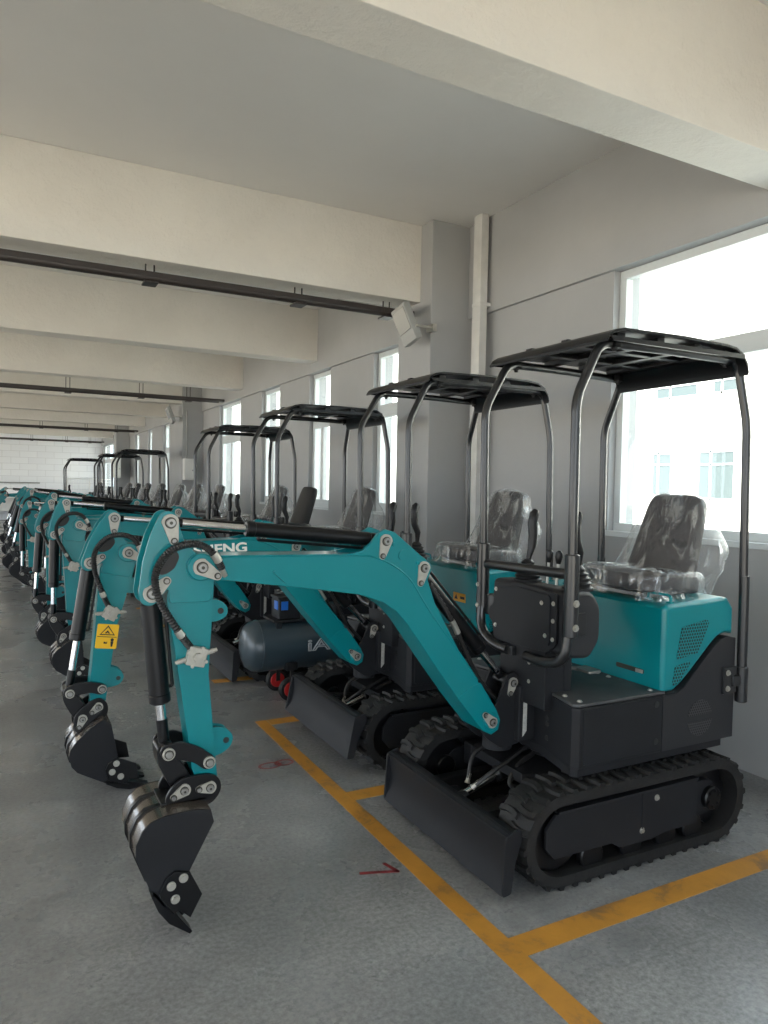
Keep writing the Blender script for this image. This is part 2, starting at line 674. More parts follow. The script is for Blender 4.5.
def build_track(root, s_):
    va, vb = (s_ * 0.30, s_ * 0.48)
    vo = s_ * 0.48
    F, R_ = (-0.44, 0.19), (0.42, 0.185)
    ro, ri = 0.176, 0.135
    out = stadium(F[0], F[1], ro, R_[0], R_[1], ro)
    inn = stadium(F[0], F[1], ri, R_[0], R_[1], ri)
    mb = MB()
    mb.ring(out, inn, min(va, vb), max(va, vb))
    # tread lugs: two staggered wavy rows
    P = [Vector(p) for p in out]
    cum = [0]
    for i in range(len(P)):
        cum.append(cum[-1] + (P[(i + 1) % len(P)] - P[i]).length)
    tot = cum[-1]
    nl = 42

    def at(sv):
        sv %= tot
        for i in range(len(P)):
            if cum[i + 1] >= sv and cum[i + 1] > cum[i]:
                a, b = P[i], P[(i + 1) % len(P)]
                t = (sv - cum[i]) / (cum[i + 1] - cum[i])
                d = (b - a).normalized()
                return a.lerp(b, t), d, Vector((-d.y, d.x))
    for k in range(nl):
        for half in (0, 1):
            p, d, nn = at((k + 0.5 * half) * tot / nl)
            y0 = min(va, vb) + (0.0 if half == 0 else 0.082)
            y1 = y0 + 0.098
            rings = []
            for j in range(4):
                yy = y0 + (y1 - y0) * j / 3
                sh = 0.009 * math.sin(j / 3 * PI * 1.0) * (1 if half else -1)
                w0, w1, h = 0.0145, 0.010, 0.0125
                q = p + d * sh
                row = []
                for (a, b) in ((-w0, -0.004), (-w1, h), (w1, h), (w0, -0.004)):
                    c = q + d * a + nn * b
                    row.append((c.x, yy, c.y))
                rings.append(row)
            mb.loft(rings)
    tr = obj('rubber_track', mb, RUB, root, (0, (va + vb) / 2, 0))
    # wheels and frame inside the belt
    mb = MB()
    mid = (va + vb) / 2
    mb.prism(stadium(F[0] + 0.08, 0.19, 0.075, R_[0] - 0.02, 0.19, 0.075, 6), mid - 0.05, mid + 0.05, 0.006)
    mb.box((-0.34, mid - 0.04, 0.26), (0.3, mid + 0.04, 0.33), 0.01)
    obj('track_frame', mb, BLACK, tr, (0, mid, 0.19))
    mb = MB()
    mb.cyl((F[0], mid - 0.045, F[1]), (F[0], mid + 0.045, F[1]), 0.135, n=32, bev=0.008)
    mb.cyl((F[0], mid - 0.07, F[1]), (F[0], mid + 0.07, F[1]), 0.05, n=20, bev=0.005)
    obj('idler_wheel', mb, CAST, tr, (F[0], mid, F[1]))
    mb = MB()
    pts = []
    for k in range(36):
        t = 2 * PI * k / 36
        r = 0.14 if k % 4 < 2 else 0.118
        pts.append((R_[0] + r * math.cos(t), R_[1] + r * math.sin(t)))
    mb.prism(pts, mid - 0.02, mid + 0.02)
    mb.cyl((R_[0], mid - 0.075, R_[1]), (R_[0], mid + 0.075, R_[1]), 0.05, n=28, bev=0.006)
    for k in range(6):
        t = 2 * PI * k / 6 + 0.3
        mb.bolt((R_[0] + 0.034 * math.cos(t), mid + s_ * 0.075, R_[1] + 0.034 * math.sin(t)), (0, s_, 0), 0.006, 0.006)
    obj('drive_sprocket', mb, CAST, tr, (R_[0], mid, R_[1]))
    for u in (-0.27, -0.06, 0.14, 0.3):
        mb = MB()
        for q in (-0.05, 0.05):
            mb.cyl((u, mid + q - 0.018, 0.085), (u, mid + q + 0.018, 0.085), 0.058, n=20, bev=0.005)
        mb.cyl((u, mid - 0.06, 0.085), (u, mid + 0.06, 0.085), 0.022, n=12)
        obj('track_roller', mb, CAST, tr, (u, mid, 0.085))
    # outer side cover with the cut-away lower edge
    v0 = s_ * 0.455
    mb = MB()
    cov = [(-0.465, 0.285), (0.29, 0.300), (0.315, 0.285), (0.315, 0.10), (0.12, 0.098), (0.04, 0.085), (-0.13, 0.09), (-0.17, 0.115), (-0.47, 0.118), (-0.51, 0.165), (-0.51, 0.235)]
    mb.prism(cov, v0 - 0.008, v0 + 0.008, 0.004)
    mb.box((-0.46, v0 - 0.02, 0.289), (0.31, v0 + 0.012, 0.301), 0.003)
    mb.box((-0.012, v0, 0.12), (-0.006, v0 + s_ * 0.0105, 0.285))
    cv = obj('side_cover', mb, BLACK, tr, (0, v0, 0.2))
    bolts(cv, [((q[0], v0 + s_ * 0.008, q[1]), (0, s_, 0), 0.009, 0.008) for q in ((0.07, 0.255), (-0.01, 0.135))])
    return tr


def build_excavator():
    root = empty('mini_excavator', (0, 0, 0))
    # ---------------- undercarriage
    build_track(root, -1)
    build_track(root, 1)
    mb = MB()
    mb.box((-0.22, -0.31, 0.16), (0.22, 0.31, 0.30), 0.02)
    for s_ in (-1, 1):
        mb.box((-0.36, s_ * 0.31, 0.20), (0.36, s_ * 0.24, 0.31), 0.015)
    mb.prism([(-0.40, -0.18), (-0.22, -0.26), (0.22, -0.26), (0.22, 0.26), (-0.22, 0.26), (-0.40, 0.18)], 0.29, 0.33, 0.006, axis='z')
    obj('undercarriage_frame', mb, BLACK, root, (0, 0, 0.2))
    mb = MB()
    mb.cyl((0, 0, 0.33), (0, 0, 0.395), 0.21, n=40, bev=0.006)
    mb.cyl((0, 0, 0.35), (0, 0, 0.375), 0.225, n=40, bev=0.004)
    obj('slew_ring', mb, CAST, root, (0, 0, 0.36))
    # dozer blade
    mb = MB()
    prof = [(-0.685, 0.245), (-0.662, 0.255), (-0.648, 0.235), (-0.640, 0.16), (-0.648, 0.09), (-0.672, 0.03), (-0.700, 0.028), (-0.678, 0.09), (-0.668, 0.16), (-0.676, 0.225)]
    mb.prism(prof, -0.45, 0.46, 0.003)
    mb.box((-0.675, -0.45, 0.238), (-0.63, 0.46, 0.252), 0.003)
    bl = obj('dozer_blade', mb, BLACK, root, (-0.66, 0, 0.14))
    for s_ in (-1, 1):
        mb = MB()
        ve = -0.45 if s_ < 0 else 0.46
        pl_ = rounded([(-0.70, 0.025), (-0.688, 0.245), (-0.625, 0.265), (-0.615, 0.225), (-0.645, 0.14), (-0.66, 0.03)], 0.012, 3)
        mb.prism(pl_, ve - 0.006, ve + 0.006, 0.002)
        obj('blade_end_plate', mb, BLACK, bl, (-0.66, ve, 0.14))
        mb = MB()
        mb.box((-0.65, s_ * 0.235, 0.135), (-0.20, s_ * 0.175, 0.205), 0.008)
        mb.cyl((-0.22, s_ * 0.245, 0.17), (-0.22, s_ * 0.165, 0.17), 0.045, n=18)
        obj('blade_arm', mb, BLACK, bl, (-0.42, s_ * 0.2, 0.17))
    for s_ in (-1, 1):
        mb = MB()
        mb.prism(rounded([(-0.66, 0.14), (-0.66, 0.24), (-0.57, 0.235), (-0.555, 0.20), (-0.58, 0.15)], 0.015, 3), s_ * 0.03 - 0.007, s_ * 0.03 + 0.007, 0.002)
        obj('cylinder_lug', mb, BLACK, bl, (-0.62, s_ * 0.03, 0.2))
    mb = MB()
    mb.cyl((-0.36, 0, 0.275), (-0.2, 0, 0.315), 0.032, n=18, bev=0.004)
    mb.cyl((-0.395, 0, 0.266), (-0.35, 0, 0.278), 0.037, n=18, bev=0.004)
    bc = obj('blade_cylinder', mb, CAST, root, (-0.28, 0, 0.29))
    mb = MB()
    mb.cyl((-0.575, 0, 0.205), (-0.37, 0, 0.27), 0.016, n=14)
    mb.cyl((-0.575, -0.045, 0.205), (-0.575, 0.045, 0.205), 0.014, n=14)
    obj('cylinder_rod', mb, CHROME, bc, (-0.45, 0, 0.24))
    for s_, pts in ((-1, [(-0.54, -0.05, 0.26), (-0.47, -0.07, 0.31), (-0.36, -0.06, 0.35), (-0.25, -0.03, 0.38)]),
                    (1, [(-0.50, 0.06, 0.24), (-0.45, 0.09, 0.33), (-0.34, 0.08, 0.37), (-0.24, 0.04, 0.39)]),
                    (0, [(-0.33, -0.16, 0.24), (-0.42, -0.13, 0.27), (-0.36, -0.10, 0.33), (-0.26, -0.08, 0.36)])):
        mb = MB()
        mb.tube(smooth_path(pts), 0.010, 8)
        h = obj('hydraulic_hose', mb, HOSE, root, pts[0])
        mb = MB()
        d = (Vector(pts[1]) - Vector(pts[0])).normalized()
        mb.cyl(Vector(pts[0]) - d * 0.015, Vector(pts[0]) + d * 0.022, 0.010, n=6)
        mb.cyl(Vector(pts[0]) - d * 0.02, Vector(pts[0]) - d * 0.012, 0.013, n=6)
        obj('hose_fitting', mb, ZINC, h, pts[0])

    # ---------------- upper structure: black body
    mb = MB()
    low = [(-0.318, -0.42), (0.53, -0.42), (0.585, -0.36), (0.585, 0.34), (0.53, 0.40), (-0.315, 0.40), (-0.335, 0.375), (-0.275, 0.11), (-0.275, -0.11), (-0.338, -0.395)]
    mb.prism(low, 0.415, 0.66, 0.012, axis='z')
    low2 = [(p[0] * 0.985, p[1] * 0.985) for p in low]
    mb.prism(low2, 0.385, 0.43, 0.006, axis='z')
    body = obj('body', mb, BLACK, root, (0, 0, 0.5))
    for s_ in (-1, 1):
        v1 = -0.42 if s_ < 0 else 0.40
        # rear quarter panel that sweeps up to the back of the hood
        pts = [(0.135, 0.42), (0.585, 0.42), (0.585, 0.865), (0.53, 0.875), (0.485, 0.865), (0.44, 0.835), (0.30, 0.715), (0.26, 0.678), (0.21, 0.655), (0.135, 0.655)]
        mb = MB()
        mb.prism(pts, v1 - s_ * 0.05, v1 + s_ * 0.004, 0.004)
        qp = obj('rear_side_panel', mb, PLAST, root, (0.36, v1, 0.6))
        cx, cz, r = 0.365, 0.535, 0.078
        for (a0, a1) in ((0.16, PI - 0.16), (PI + 0.16, 2 * PI - 0.16)):
            q = [(cx + r * math.cos(a0 + (a1 - a0) * k / 16), cz + r * math.sin(a0 + (a1 - a0) * k / 16)) for k in range(17)]
            mb = MB()
            mb.prism(q, v1, v1 + s_ * 0.0055)
            obj('fan_grille', mb, BGRILLE, qp, (0.365, v1, 0.535))
        mb = MB()
        mb.prism(rounded([(-0.30, 0.432), (0.128, 0.432), (0.128, 0.652), (-0.30, 0.652)], 0.01, 2), v1 - s_ * 0.004, v1 + s_ * 0.004, 0.003)
        sp = obj('side_access_panel', mb, BLACK, root, (-0.06, v1, 0.54))
        for q in ((0.098, 0.625), (0.098, 0.47)):
            mb = MB()
            mb.cyl((q[0], v1, q[1]), (q[0], v1 + s_ * 0.006, q[1]), 0.013, n=16)
            obj('rubber_plug', mb, HOSE, sp, (q[0], v1, q[1]))
    mb = MB()
    mb.prism([(-0.316, -0.418), (0.15, -0.418), (0.15, 0.398), (-0.316, 0.398), (-0.335, 0.375), (-0.273, 0.11), (-0.273, -0.11), (-0.338, -0.395)], 0.66, 0.674, 0.004, axis='z')
    fl = obj('floor_plate', mb, FLOORPL, root, (-0.1, 0, 0.667))
    for q in ((-0.29, -0.385), (0.10, -0.385), (-0.29, -0.30), (0.1, 0.1), (0.1, 0.36), (-0.24, 0.36), (0.1, -0.15), (0.1, -0.08)):
        bolts(fl, [((q[0], q[1], 0.674), (0, 0, 1), 0.008, 0.006)])
    mb = MB()
    mb.tube(arc_path([(-0.16, -0.10, 0.68), (-0.13, -0.12, 0.735), (-0.08, -0.2, 0.735)], 0.03), 0.010, 8)
    mb.prism(rounded([(-0.11, -0.25), (-0.04, -0.25), (-0.04, -0.15), (-0.11, -0.15)], 0.012, 3), 0.73, 0.742, 0.003, axis='z')
    obj('foot_pedal', mb, STEEL, root, (-0.1, -0.17, 0.68))

    # ---------------- hood
    H = [(0.135, 0.665), (0.205, 0.665), (0.25, 0.69), (0.30, 0.728), (0.44, 0.848), (0.485, 0.878), (0.53, 0.888), (0.575, 0.88), (0.575, 1.0), (0.535, 1.045), (0.50, 1.05), (0.16, 1.035), (0.135, 1.015)]
    mb = MB()
    mb.prism(H, -0.418, 0.398, 0.022, seg=3)
    hood = obj('hood', mb, TEAL, root, (0.35, 0, 0.85))
    for s_ in (-1, 1):
        v1 = -0.418 if s_ < 0 else 0.398
        for q in ([(0.212, 0.80), (0.345, 0.818), (0.41, 0.945), (0.395, 0.958), (0.24, 0.935)], [(0.19, 0.69), (0.232, 0.70), (0.298, 0.778), (0.288, 0.786), (0.205, 0.772)]):
            mb = MB()
            mb.prism(rounded(q, 0.008, 2), v1 - s_ * 0.01, v1 + s_ * 0.003)
            obj('side_grille', mb, GRILLE, hood, (q[0][0], v1, q[0][1]))
    mb = MB()
    mb.prism(rounded([(-0.318, 0.722), (-0.16, 0.722), (-0.16, 0.742), (-0.318, 0.742)], 0.009, 3), 0.1335, 0.1352, axis='x')
    lt = obj('hood_latch', mb, SHADOWM, hood, (0.134, -0.24, 0.73))
    mb = MB()
    mb.box((0.128, -0.314, 0.724), (0.1345, -0.275, 0.740), 0.002)
    obj('latch_pull', mb, ZINC, lt, (0.13, -0.29, 0.73))
    for v in (-0.34, 0.30):
        mb = MB()
        mb.tube(arc_path([(0.2, v - 0.05, 1.036), (0.2, v - 0.05, 1.068), (0.2, v + 0.07, 1.068), (0.2, v + 0.07, 1.036)], 0.015), 0.006, 8)
        mb.box((0.19, v - 0.06, 1.034), (0.21, v - 0.035, 1.042))
        mb.box((0.19, v + 0.055, 1.034), (0.21, v + 0.08, 1.042))
        obj('hood_handle', mb, TEAL, hood, (0.2, v, 1.04))
    # ---------------- seat
    sv = -0.105
    mb = MB()
    mb.box((0.17, sv - 0.16, 1.045), (0.50, sv + 0.16, 1.062), 0.003)
    mb.box((0.2, sv - 0.15, 1.036), (0.47, sv - 0.12, 1.05), 0.003)
    mb.box((0.2, sv + 0.12, 1.036), (0.47, sv + 0.15, 1.05), 0.003)
    seat = obj('seat', mb, STEEL, root, (0.35, sv, 1.04))

    def cushion(rr, pts_):
        m_ = MB()
        m_.loft(rr)
        return m_

    def srect(cx, cy, hx, hy, z, p=4.0, n=32):
        o_ = []
        for k in range(n):
            t = 2 * PI * k / n
            c, s2 = math.cos(t), math.sin(t)
            o_.append((cx + hx * math.copysign(abs(c) ** (2 / p), c), cy + hy * math.copysign(abs(s2) ** (2 / p), s2), z))
        return o_
    mb = MB()
    rg = []
    for (z, k) in ((1.06, 0.95), (1.066, 0.985), (1.085, 1.0), (1.115, 1.0), (1.132, 0.97), (1.14, 0.88), (1.138, 0.5)):
        rg.append([(x, y, zz + 0.012 * (0.335 - x) / 0.2) for (x, y, zz) in srect(0.335, sv, 0.2 * k, 0.215 * k, z)])
    mb.loft(rg)
    obj('seat_cushion', mb, SEATM, seat, (0.335, sv, 1.1))
    # backrest: lofted from bottom to top, leaning back
    def back_ring(t, k=1.0, grow=0.0, th=0.05):
        z = 1.09 + 0.40 * t
        cx = 0.445 + 0.135 * t
        w = 0.19 - 0.037 * t
        tt = th * (1.0 - 0.15 * t)
        return [(x - 0.02 * (1 - ((y - sv) / (w + grow)) ** 2), y, zz + (x - cx) * -0.3) for (x, y, zz) in srect(cx, sv, (tt + grow) * k, (w + grow) * k, z, 3.4)]
    mb = MB()
    mb.loft([back_ring(0, 0.85), back_ring(0.02, 0.97)] + [back_ring(t / 10) for t in range(1, 9)] + [back_ring(0.87, 0.985), back_ring(0.93, 0.94), back_ring(0.97, 0.85), back_ring(0.99, 0.7), back_ring(1.0, 0.45)])
    obj('backrest', mb, SEATM, seat, (0.5, sv, 1.3))
    # plastic bag over both
    rnd = random.Random(3)
    mb = MB()
    rg = []
    for i in range(22):
        t = i / 21
        tt = -0.06 + 1.1 * t
        k = 1.0 if t < 0.86 else math.sqrt(max(0.0, 1 - ((t - 0.86) / 0.145) ** 2)) * 0.999 + 0.001
        flare = 0.02 * (1 - t) ** 2 + 0.012
        ring_ = back_ring(min(tt, 1.04), k, flare)
        out = []
        for j, (x, y, z) in enumerate(ring_):
            a = 2 * PI * j / 32
            w = 0.006 * math.sin(5 * a + 6 * t + 1.3) + 0.005 * math.sin(9 * a - 9 * t) + 0.004 * rnd.uniform(-1, 1)
            ex = 0.10 * math.sin(PI * min(1, t / 0.8)) ** 1.2 * max(0, math.cos(a + 0.6)) ** 2 + 0.03 * (1 - t)      # slack hanging off the rear left corner
            if t > 0.84:
                w *= 0.4
            out.append((x + (w + ex) * math.cos(a), y + (w + ex * 0.9) * math.sin(a), z))
        rg.append(out)
    mb.loft(rg, cap=False)
    rg = []
    for (z, k) in ((1.03, 1.12), (1.06, 1.08), (1.09, 1.06), (1.125, 1.05), (1.148, 1.02), (1.158, 0.92), (1.162, 0.6), (1.16, 0.2)):
        out = []
        for j, (x, y, zz) in enumerate(srect(0.325, sv, 0.21 * k, 0.225 * k, z, 4)):
            a = 2 * PI * j / 32
            w = 0.010 * math.sin(4 * a + z * 40) + 0.008 * math.sin(7 * a - z * 60) + 0.006 * rnd.uniform(-1, 1)
            if k < 0.95:
                w *= 0.3
            out.append((x + w * math.cos(a), y + w * math.sin(a), zz + 0.012 * (0.335 - x) / 0.2 + (rnd.uniform(-0.012, 0.012) if z < 1.05 else 0)))
        rg.append(out)
    mb.loft(rg, cap=False)
    pc = obj('plastic_cover', mb, FILM, seat, (0.4, sv, 1.2), sharp=170)
    pc['label'] = 'crumpled clear plastic cover over the seat'

    # ---------------- front console, guard loop, levers
    mb = MB()
    mb.prism(rounded([(-0.345, 0.6), (-0.2, 0.6), (-0.2, 0.85), (-0.345, 0.85)], 0.01, 2), -0.24, 0.06, 0.006)
    mb.box((-0.245, -0.245, 0.67), (-0.215, -0.06, 0.86), 0.004)
    cons = obj('console', mb, BLACK, root, (-0.3, -0.09, 0.67))
    mb = MB()
    mb.prism(rounded([(-0.335, 0.84), (-0.22, 0.83), (-0.165, 0.90), (-0.165, 1.04), (-0.215, 1.105), (-0.335, 1.105)], 0.03, 4), -0.362, 0.14, 0.02, seg=3)
    obj('console_cover', mb, PLAST, cons, (-0.25, -0.1, 0.97))
    mb = MB()
    pan = rounded([(-0.305, 0.885), (-0.255, 0.845), (0.10, 0.835), (0.115, 0.91), (0.14, 0.925), (0.14, 0.975), (0.11, 0.99), (0.105, 1.085), (-0.06, 1.108), (-0.305, 1.092)], 0.012, 3)
    mb.prism(pan, -0.352, -0.34, 0.003, axis='x')
    mb.prism(rounded([(-0.275, 0.875), (0.07, 0.855), (0.07, 1.07), (-0.06, 1.09), (-0.275, 1.08)], 0.02, 3), -0.359, -0.352, 0.003, axis='x')
    fp = obj('front_panel', mb, BLACK, cons, (-0.35, -0.1, 0.97))
    bolts(fp, [((-0.352, q[0], q[1]), (-1, 0, 0), 0.0065, 0.006) for q in ((-0.288, 1.05), (-0.288, 0.905), (0.09, 1.06), (0.09, 0.9), (-0.288, 0.98))])
    bolts(fp, [((-0.359, q[0], q[1]), (-1, 0, 0), 0.0065, 0.006) for q in ((-0.225, 1.045), (-0.25, 0.915))])
    bolts(cons, [((-0.345, -0.14, z), (-1, 0, 0), 0.006, 0.005) for z in (0.78, 0.70)])
    mb = MB()
    loop = arc_path([(-0.335, -0.37, 1.175), (-0.345, 0.10, 1.165), (-0.335, 0.185, 1.16)], 0.03)
    mb.tube(loop, 0.021, 12)
    loop = arc_path([(-0.335, 0.215, 1.02), (-0.355, 0.20, 0.86), (-0.365, 0.08, 0.815), (-0.365, -0.02, 0.81)], 0.07, 7)
    mb.tube(loop, 0.021, 12)
    loop = arc_path([(-0.335, -0.37, 1.0), (-0.355, -0.36, 0.83), (-0.365, -0.25, 0.805), (-0.365, -0.14, 0.81)], 0.07, 7)
    mb.tube(loop, 0.021, 12)
    for v in (-0.37, 0.215):
        mb.cyl((-0.335, v, 0.93), (-0.335, v, 1.255), 0.029, n=18, bev=0.004)
        mb.box((-0.335, v, 0.93), (-0.25, v + (0.05 if v < 0 else -0.1), 1.02), 0.004)
    mb.box((-0.365, -0.05, 0.79), (-0.33, 0.03, 0.83), 0.004)
    gl_ = obj('guard_loop', mb, TUBE, root, (-0.335, -0.08, 1.0))
    for v in (-0.37, 0.215):
        for z in (0.97, 1.065):
            if v < 0:
                bolts(gl_, [((-0.335, v - 0.028, z), (0, -1, 0), 0.010, 0.010)])
            else:
                bolts(gl_, [((-0.363, v, z), (-1, 0, 0), 0.007, 0.008)])
    for (u, v, lean) in ((-0.255, -0.005, 0.03), (-0.225, -0.285, -0.01)):
        mb = MB()
        mb.tube([(u, v, 1.16), (u + 0.005, v, 1.21), (u + 0.01 + lean * .3, v, 1.25), (u - 0.005 + lean, v, 1.30), (u - 0.01 + lean, v, 1.36), (u + 0.0 + lean, v, 1.40), (u + 0.008 + lean, v, 1.415)], 0.02, 12,
                rfun=lambda i: (0.010, 0.012, 0.017, 0.02, 0.022, 0.022, 0.012)[i])
        j = obj('joystick', mb, CAST, root, (u, v, 1.1))
        mb = MB()
        pr = [(1.10, 0.062), (1.112, 0.064), (1.118, 0.05), (1.13, 0.057), (1.138, 0.044), (1.15, 0.05), (1.158, 0.037), (1.168, 0.042), (1.176, 0.028), (1.186, 0.030), (1.2, 0.014)]
        mb.loft([[(u + r * math.cos(2 * PI * k / 20), v + r * math.sin(2 * PI * k / 20), z) for k in range(20)] for (z, r) in pr])
        obj('bellows', mb, HOSE, j, (u, v, 1.1))
    for v in (-0.085, -0.145):
        mb = MB()
        mb.cyl((-0.215, v, 1.09), (-0.205, v, 1.205), 0.0065, n=10)
        lv = obj('control_lever', mb, ZINC, root, (-0.215, v, 1.1))
        mb = MB()
        mb.tube([(-0.205, v, 1.19), (-0.204, v, 1.20), (-0.203, v, 1.22), (-0.202, v, 1.24), (-0.201, v, 1.247)], 0.014, 12, rfun=lambda i: (0.009, 0.012, 0.016, 0.014, 0.005)[i])
        obj('lever_knob', mb, CAST, lv, (-0.204, v, 1.2))

    # ---------------- canopy: four posts, rails, roof
    posts = [('n', -0.37, (-0.335, -0.37, 1.2), (-0.338, -0.37, 1.865), (-0.225, -0.375, 2.088)),
             ('n', 0.215, (-0.335, 0.215, 1.2), (-0.345, 0.215, 1.87), (-0.215, 0.225, 2.088))]
    rear = [(-0.445, (0.622, -0.432, 0.585), (0.605, -0.425, 1.81), (0.56, -0.40, 2.088)),
            (0.435, (0.622, 0.435, 0.585), (0.605, 0.43, 1.835), (0.578, 0.285, 2.088))]
    for (_, v, a, b, c), (v2, d, e, f) in zip(posts, rear):
        mid = ((c[0] + f[0]) / 2, (c[1] + f[1]) / 2, 2.092)
        mb = MB()
        mb.tube(arc_path([a, b, c, mid], 0.055, 6), 0.0185, 14)
        obj('canopy_front_post', mb, TUBE, root, a)
        mb = MB()
        mb.tube(arc_path([d, e, f, mid], 0.055, 6), 0.0185, 14)
        mb.cyl(d, (d[0] - 0.004, d[1], 1.14), 0.022, n=14)
        rp = obj('canopy_rear_post', mb, TUBE, root, d)
        s_ = -1 if v2 < 0 else 1
        mb = MB()
        mb.box((0.50, s_ * 0.405, 0.62), (0.585, s_ * 0.435, 0.74), 0.005)
        mb.box((0.55, s_ * 0.415, 0.65), (0.622, s_ * 0.445, 0.70), 0.008)
        mb.cyl((0.622, d[1], 0.575), (0.622, d[1], 0.735), 0.027, n=16, bev=0.004)
        br = obj('post_bracket', mb, TUBE, rp, (0.55, d[1], 0.68))
        bolts(br, [((0.525, s_ * 0.435, z), (0, s_, 0), 0.009, 0.009) for z in (0.645, 0.715)])
    mb = MB()
    top = [(-0.275, 2.082), (-0.258, 2.106), (-0.228, 2.124), (-0.18, 2.135), (0.15, 2.142), (0.41, 2.138), (0.475, 2.13), (0.523, 2.108), (0.552, 2.07), (0.562, 2.03)]
    bot = [(p[0] * 1.0 - (0.006 if p[0] > 0.5 else 0), p[1] - 0.012) for p in top]
    bot[0] = (-0.272, 2.074)
    mb.prism(top + bot[::-1], -0.46, 0.29, 0.004)
    for s_ in (-0.455, 0.285):
        mb.prism([(-0.26, 2.098), (0.53, 2.105), (0.53, 2.085), (-0.24, 2.08)], s_ - 0.006, s_ + 0.006, 0.002)
    roof = obj('canopy_roof', mb, CAST, root, (0.15, 0, 2.12))
    for u in (-0.16, 0.06, 0.28, 0.47):
        mb = MB()
        mb.box((u - 0.022, -0.42, 2.104), (u + 0.022, 0.27, 2.132), 0.004)
        obj('roof_rib', mb, CAST, roof, (u, 0, 2.12))
    for v in (-0.17, 0.06):
        mb = MB()
        mb.box((-0.23, v - 0.02, 2.106), (0.50, v + 0.02, 2.132), 0.004)
        obj('roof_rib', mb, CAST, roof, (0.15, v, 2.12))
    for u in (-0.16, 0.5):
        for (v, v3) in ((-0.385, -0.38), (0.235, 0.33)):
            mb = MB()
            mb.box((u - 0.015, v - 0.02, 2.07), (u + 0.015, v + 0.02, 2.106), 0.003)
            mb.bolt((u, v, 2.07), (0, 0, -1), 0.009, 0.014)
            obj('roof_clamp', mb, CAST, roof, (u, v, 2.09))

    # ---------------- swing post
    mb = MB()
    plate = rounded([(-0.40, 0.712), (-0.365, 0.728), (-0.335, 0.70), (-0.32, 0.62), (-0.32, 0.415), (-0.42, 0.40), (-0.50, 0.455), (-0.535, 0.50), (-0.53, 0.555), (-0.49, 0.575), (-0.45, 0.60)], 0.022, 4)
    for s_ in (-1, 1):
        mb.prism(plate, s_ * 0.052, s_ * 0.068, 0.003)
    mb.box((-0.41, -0.055, 0.41), (-0.32, 0.055, 0.58), 0.006)
    mb.cyl((-0.395, 0, 0.385), (-0.395, 0, 0.45), 0.065, n=24, bev=0.005)
    mb.box((-0.36, -0.10, 0.43), (-0.26, 0.10, 0.67), 0.01)
    sw = obj('swing_post', mb, BLACK, root, (-0.395, 0, 0.45))
    pin_caps('pin_cap', BCB, (-0.35, -1), 0.068, sw, r=0.024, ln=0.045)
    mb = MB()
    mb.prism([(-0.337, 0.638), (-0.318, 0.660), (-0.318, 0.475), (-0.338, 0.452)], -0.1022, -0.0995)
    ls = obj('label_strip', mb, LABELW, sw, (-0.33, -0.101, 0.55))
    ls['label'] = 'narrow pale label strip'
    for z in (0.62, 0.56, 0.535, 0.475):
        mb = MB()
        mb.cyl((-0.27, -0.21, z), (-0.302, -0.21, z), 0.011, n=12)
        obj('access_plug', mb, HOSE, body, (-0.36, -0.2, z))

    # ---------------- boom
    up = [(-1.668, 1.178), (-1.715, 1.188), (-1.742, 1.212), (-1.738, 1.245), (-1.70, 1.262), (-1.645, 1.258), (-1.168, 1.250), (-1.10, 1.262), (-1.065, 1.29), (-1.035, 1.326), (-1.005, 1.342), (-0.963, 1.33), (-0.847, 1.239), (-0.80, 1.206), (-0.796, 1.175), (-0.811, 1.14), (-0.775, 1.045),
          (-0.642, 0.823), (-0.546, 0.693), (-0.463, 0.576), (-0.44, 0.53), (-0.45, 0.49), (-0.485, 0.474), (-0.528, 0.495), (-0.652, 0.643), (-0.756, 0.777), (-0.84, 0.89), (-0.899, 0.969), (-0.95, 1.022), (-1.008, 1.06), (-1.106, 1.095), (-1.258, 1.120), (-1.398, 1.140)]
    mb = MB()
    lower = [p for p in up]
    # main box section (without the bracket hump), then the two bracket cheeks
    box = [(-1.668, 1.178), (-1.715, 1.188), (-1.742, 1.212), (-1.738, 1.245), (-1.70, 1.262), (-1.645, 1.258), (-1.168, 1.250), (-1.05, 1.238), (-0.96, 1.2), (-0.89, 1.145), (-0.83, 1.06), (-0.775, 0.985)] + up[17:]
    mb.prism(box, -0.07, 0.07, 0.007, seg=2)
    for s_ in (-1, 1):
        mb.prism(up, s_ * 0.058, s_ * 0.075, 0.004, seg=2)
    for (c, r) in ((ELB, 0.046), (PIV, 0.04)):
        mb.cyl((c[0], -0.083, c[1]), (c[0], 0.083, c[1]), r, n=26, bev=0.004)
    # doubler plate near the foot and small weld detail
    for s_ in (-1, 1):
        mb.prism([(-0.592, 0.69), (-0.545, 0.70), (-0.458, 0.572), (-0.44, 0.53), (-0.45, 0.49), (-0.485, 0.474), (-0.528, 0.495), (-0.655, 0.645)], s_ * 0.07, s_ * 0.0775, 0.002)
        mb.prism(rounded([(-1.455, 1.195), (-1.405, 1.15), (-1.395, 1.155), (-1.445, 1.2)], 0.003, 2), s_ * 0.07, s_ * 0.082, 0.002)
        mb.cyl((-0.925, s_ * 0.075, 1.24), (-0.925, s_ * 0.079, 1.24), 0.022, n=20)
        mb.cyl((-0.86, s_ * 0.075, 1.208), (-0.86, s_ * 0.081, 1.208), 0.008, n=10)
        mb.cyl((-0.968, s_ * 0.075, 1.283), (-0.968, s_ * 0.081, 1.283), 0.008, n=10)
    boom = obj('boom', mb, TEAL, root, (PIV[0], 0, PIV[1]))
    edge = [(-1.645, 1.2585), (-1.168, 1.2505), (-1.05, 1.239), (-0.96, 1.201), (-0.89, 1.146), (-0.83, 1.061), (-0.775, 0.986), (-0.642, 0.824), (-0.56, 0.715)]
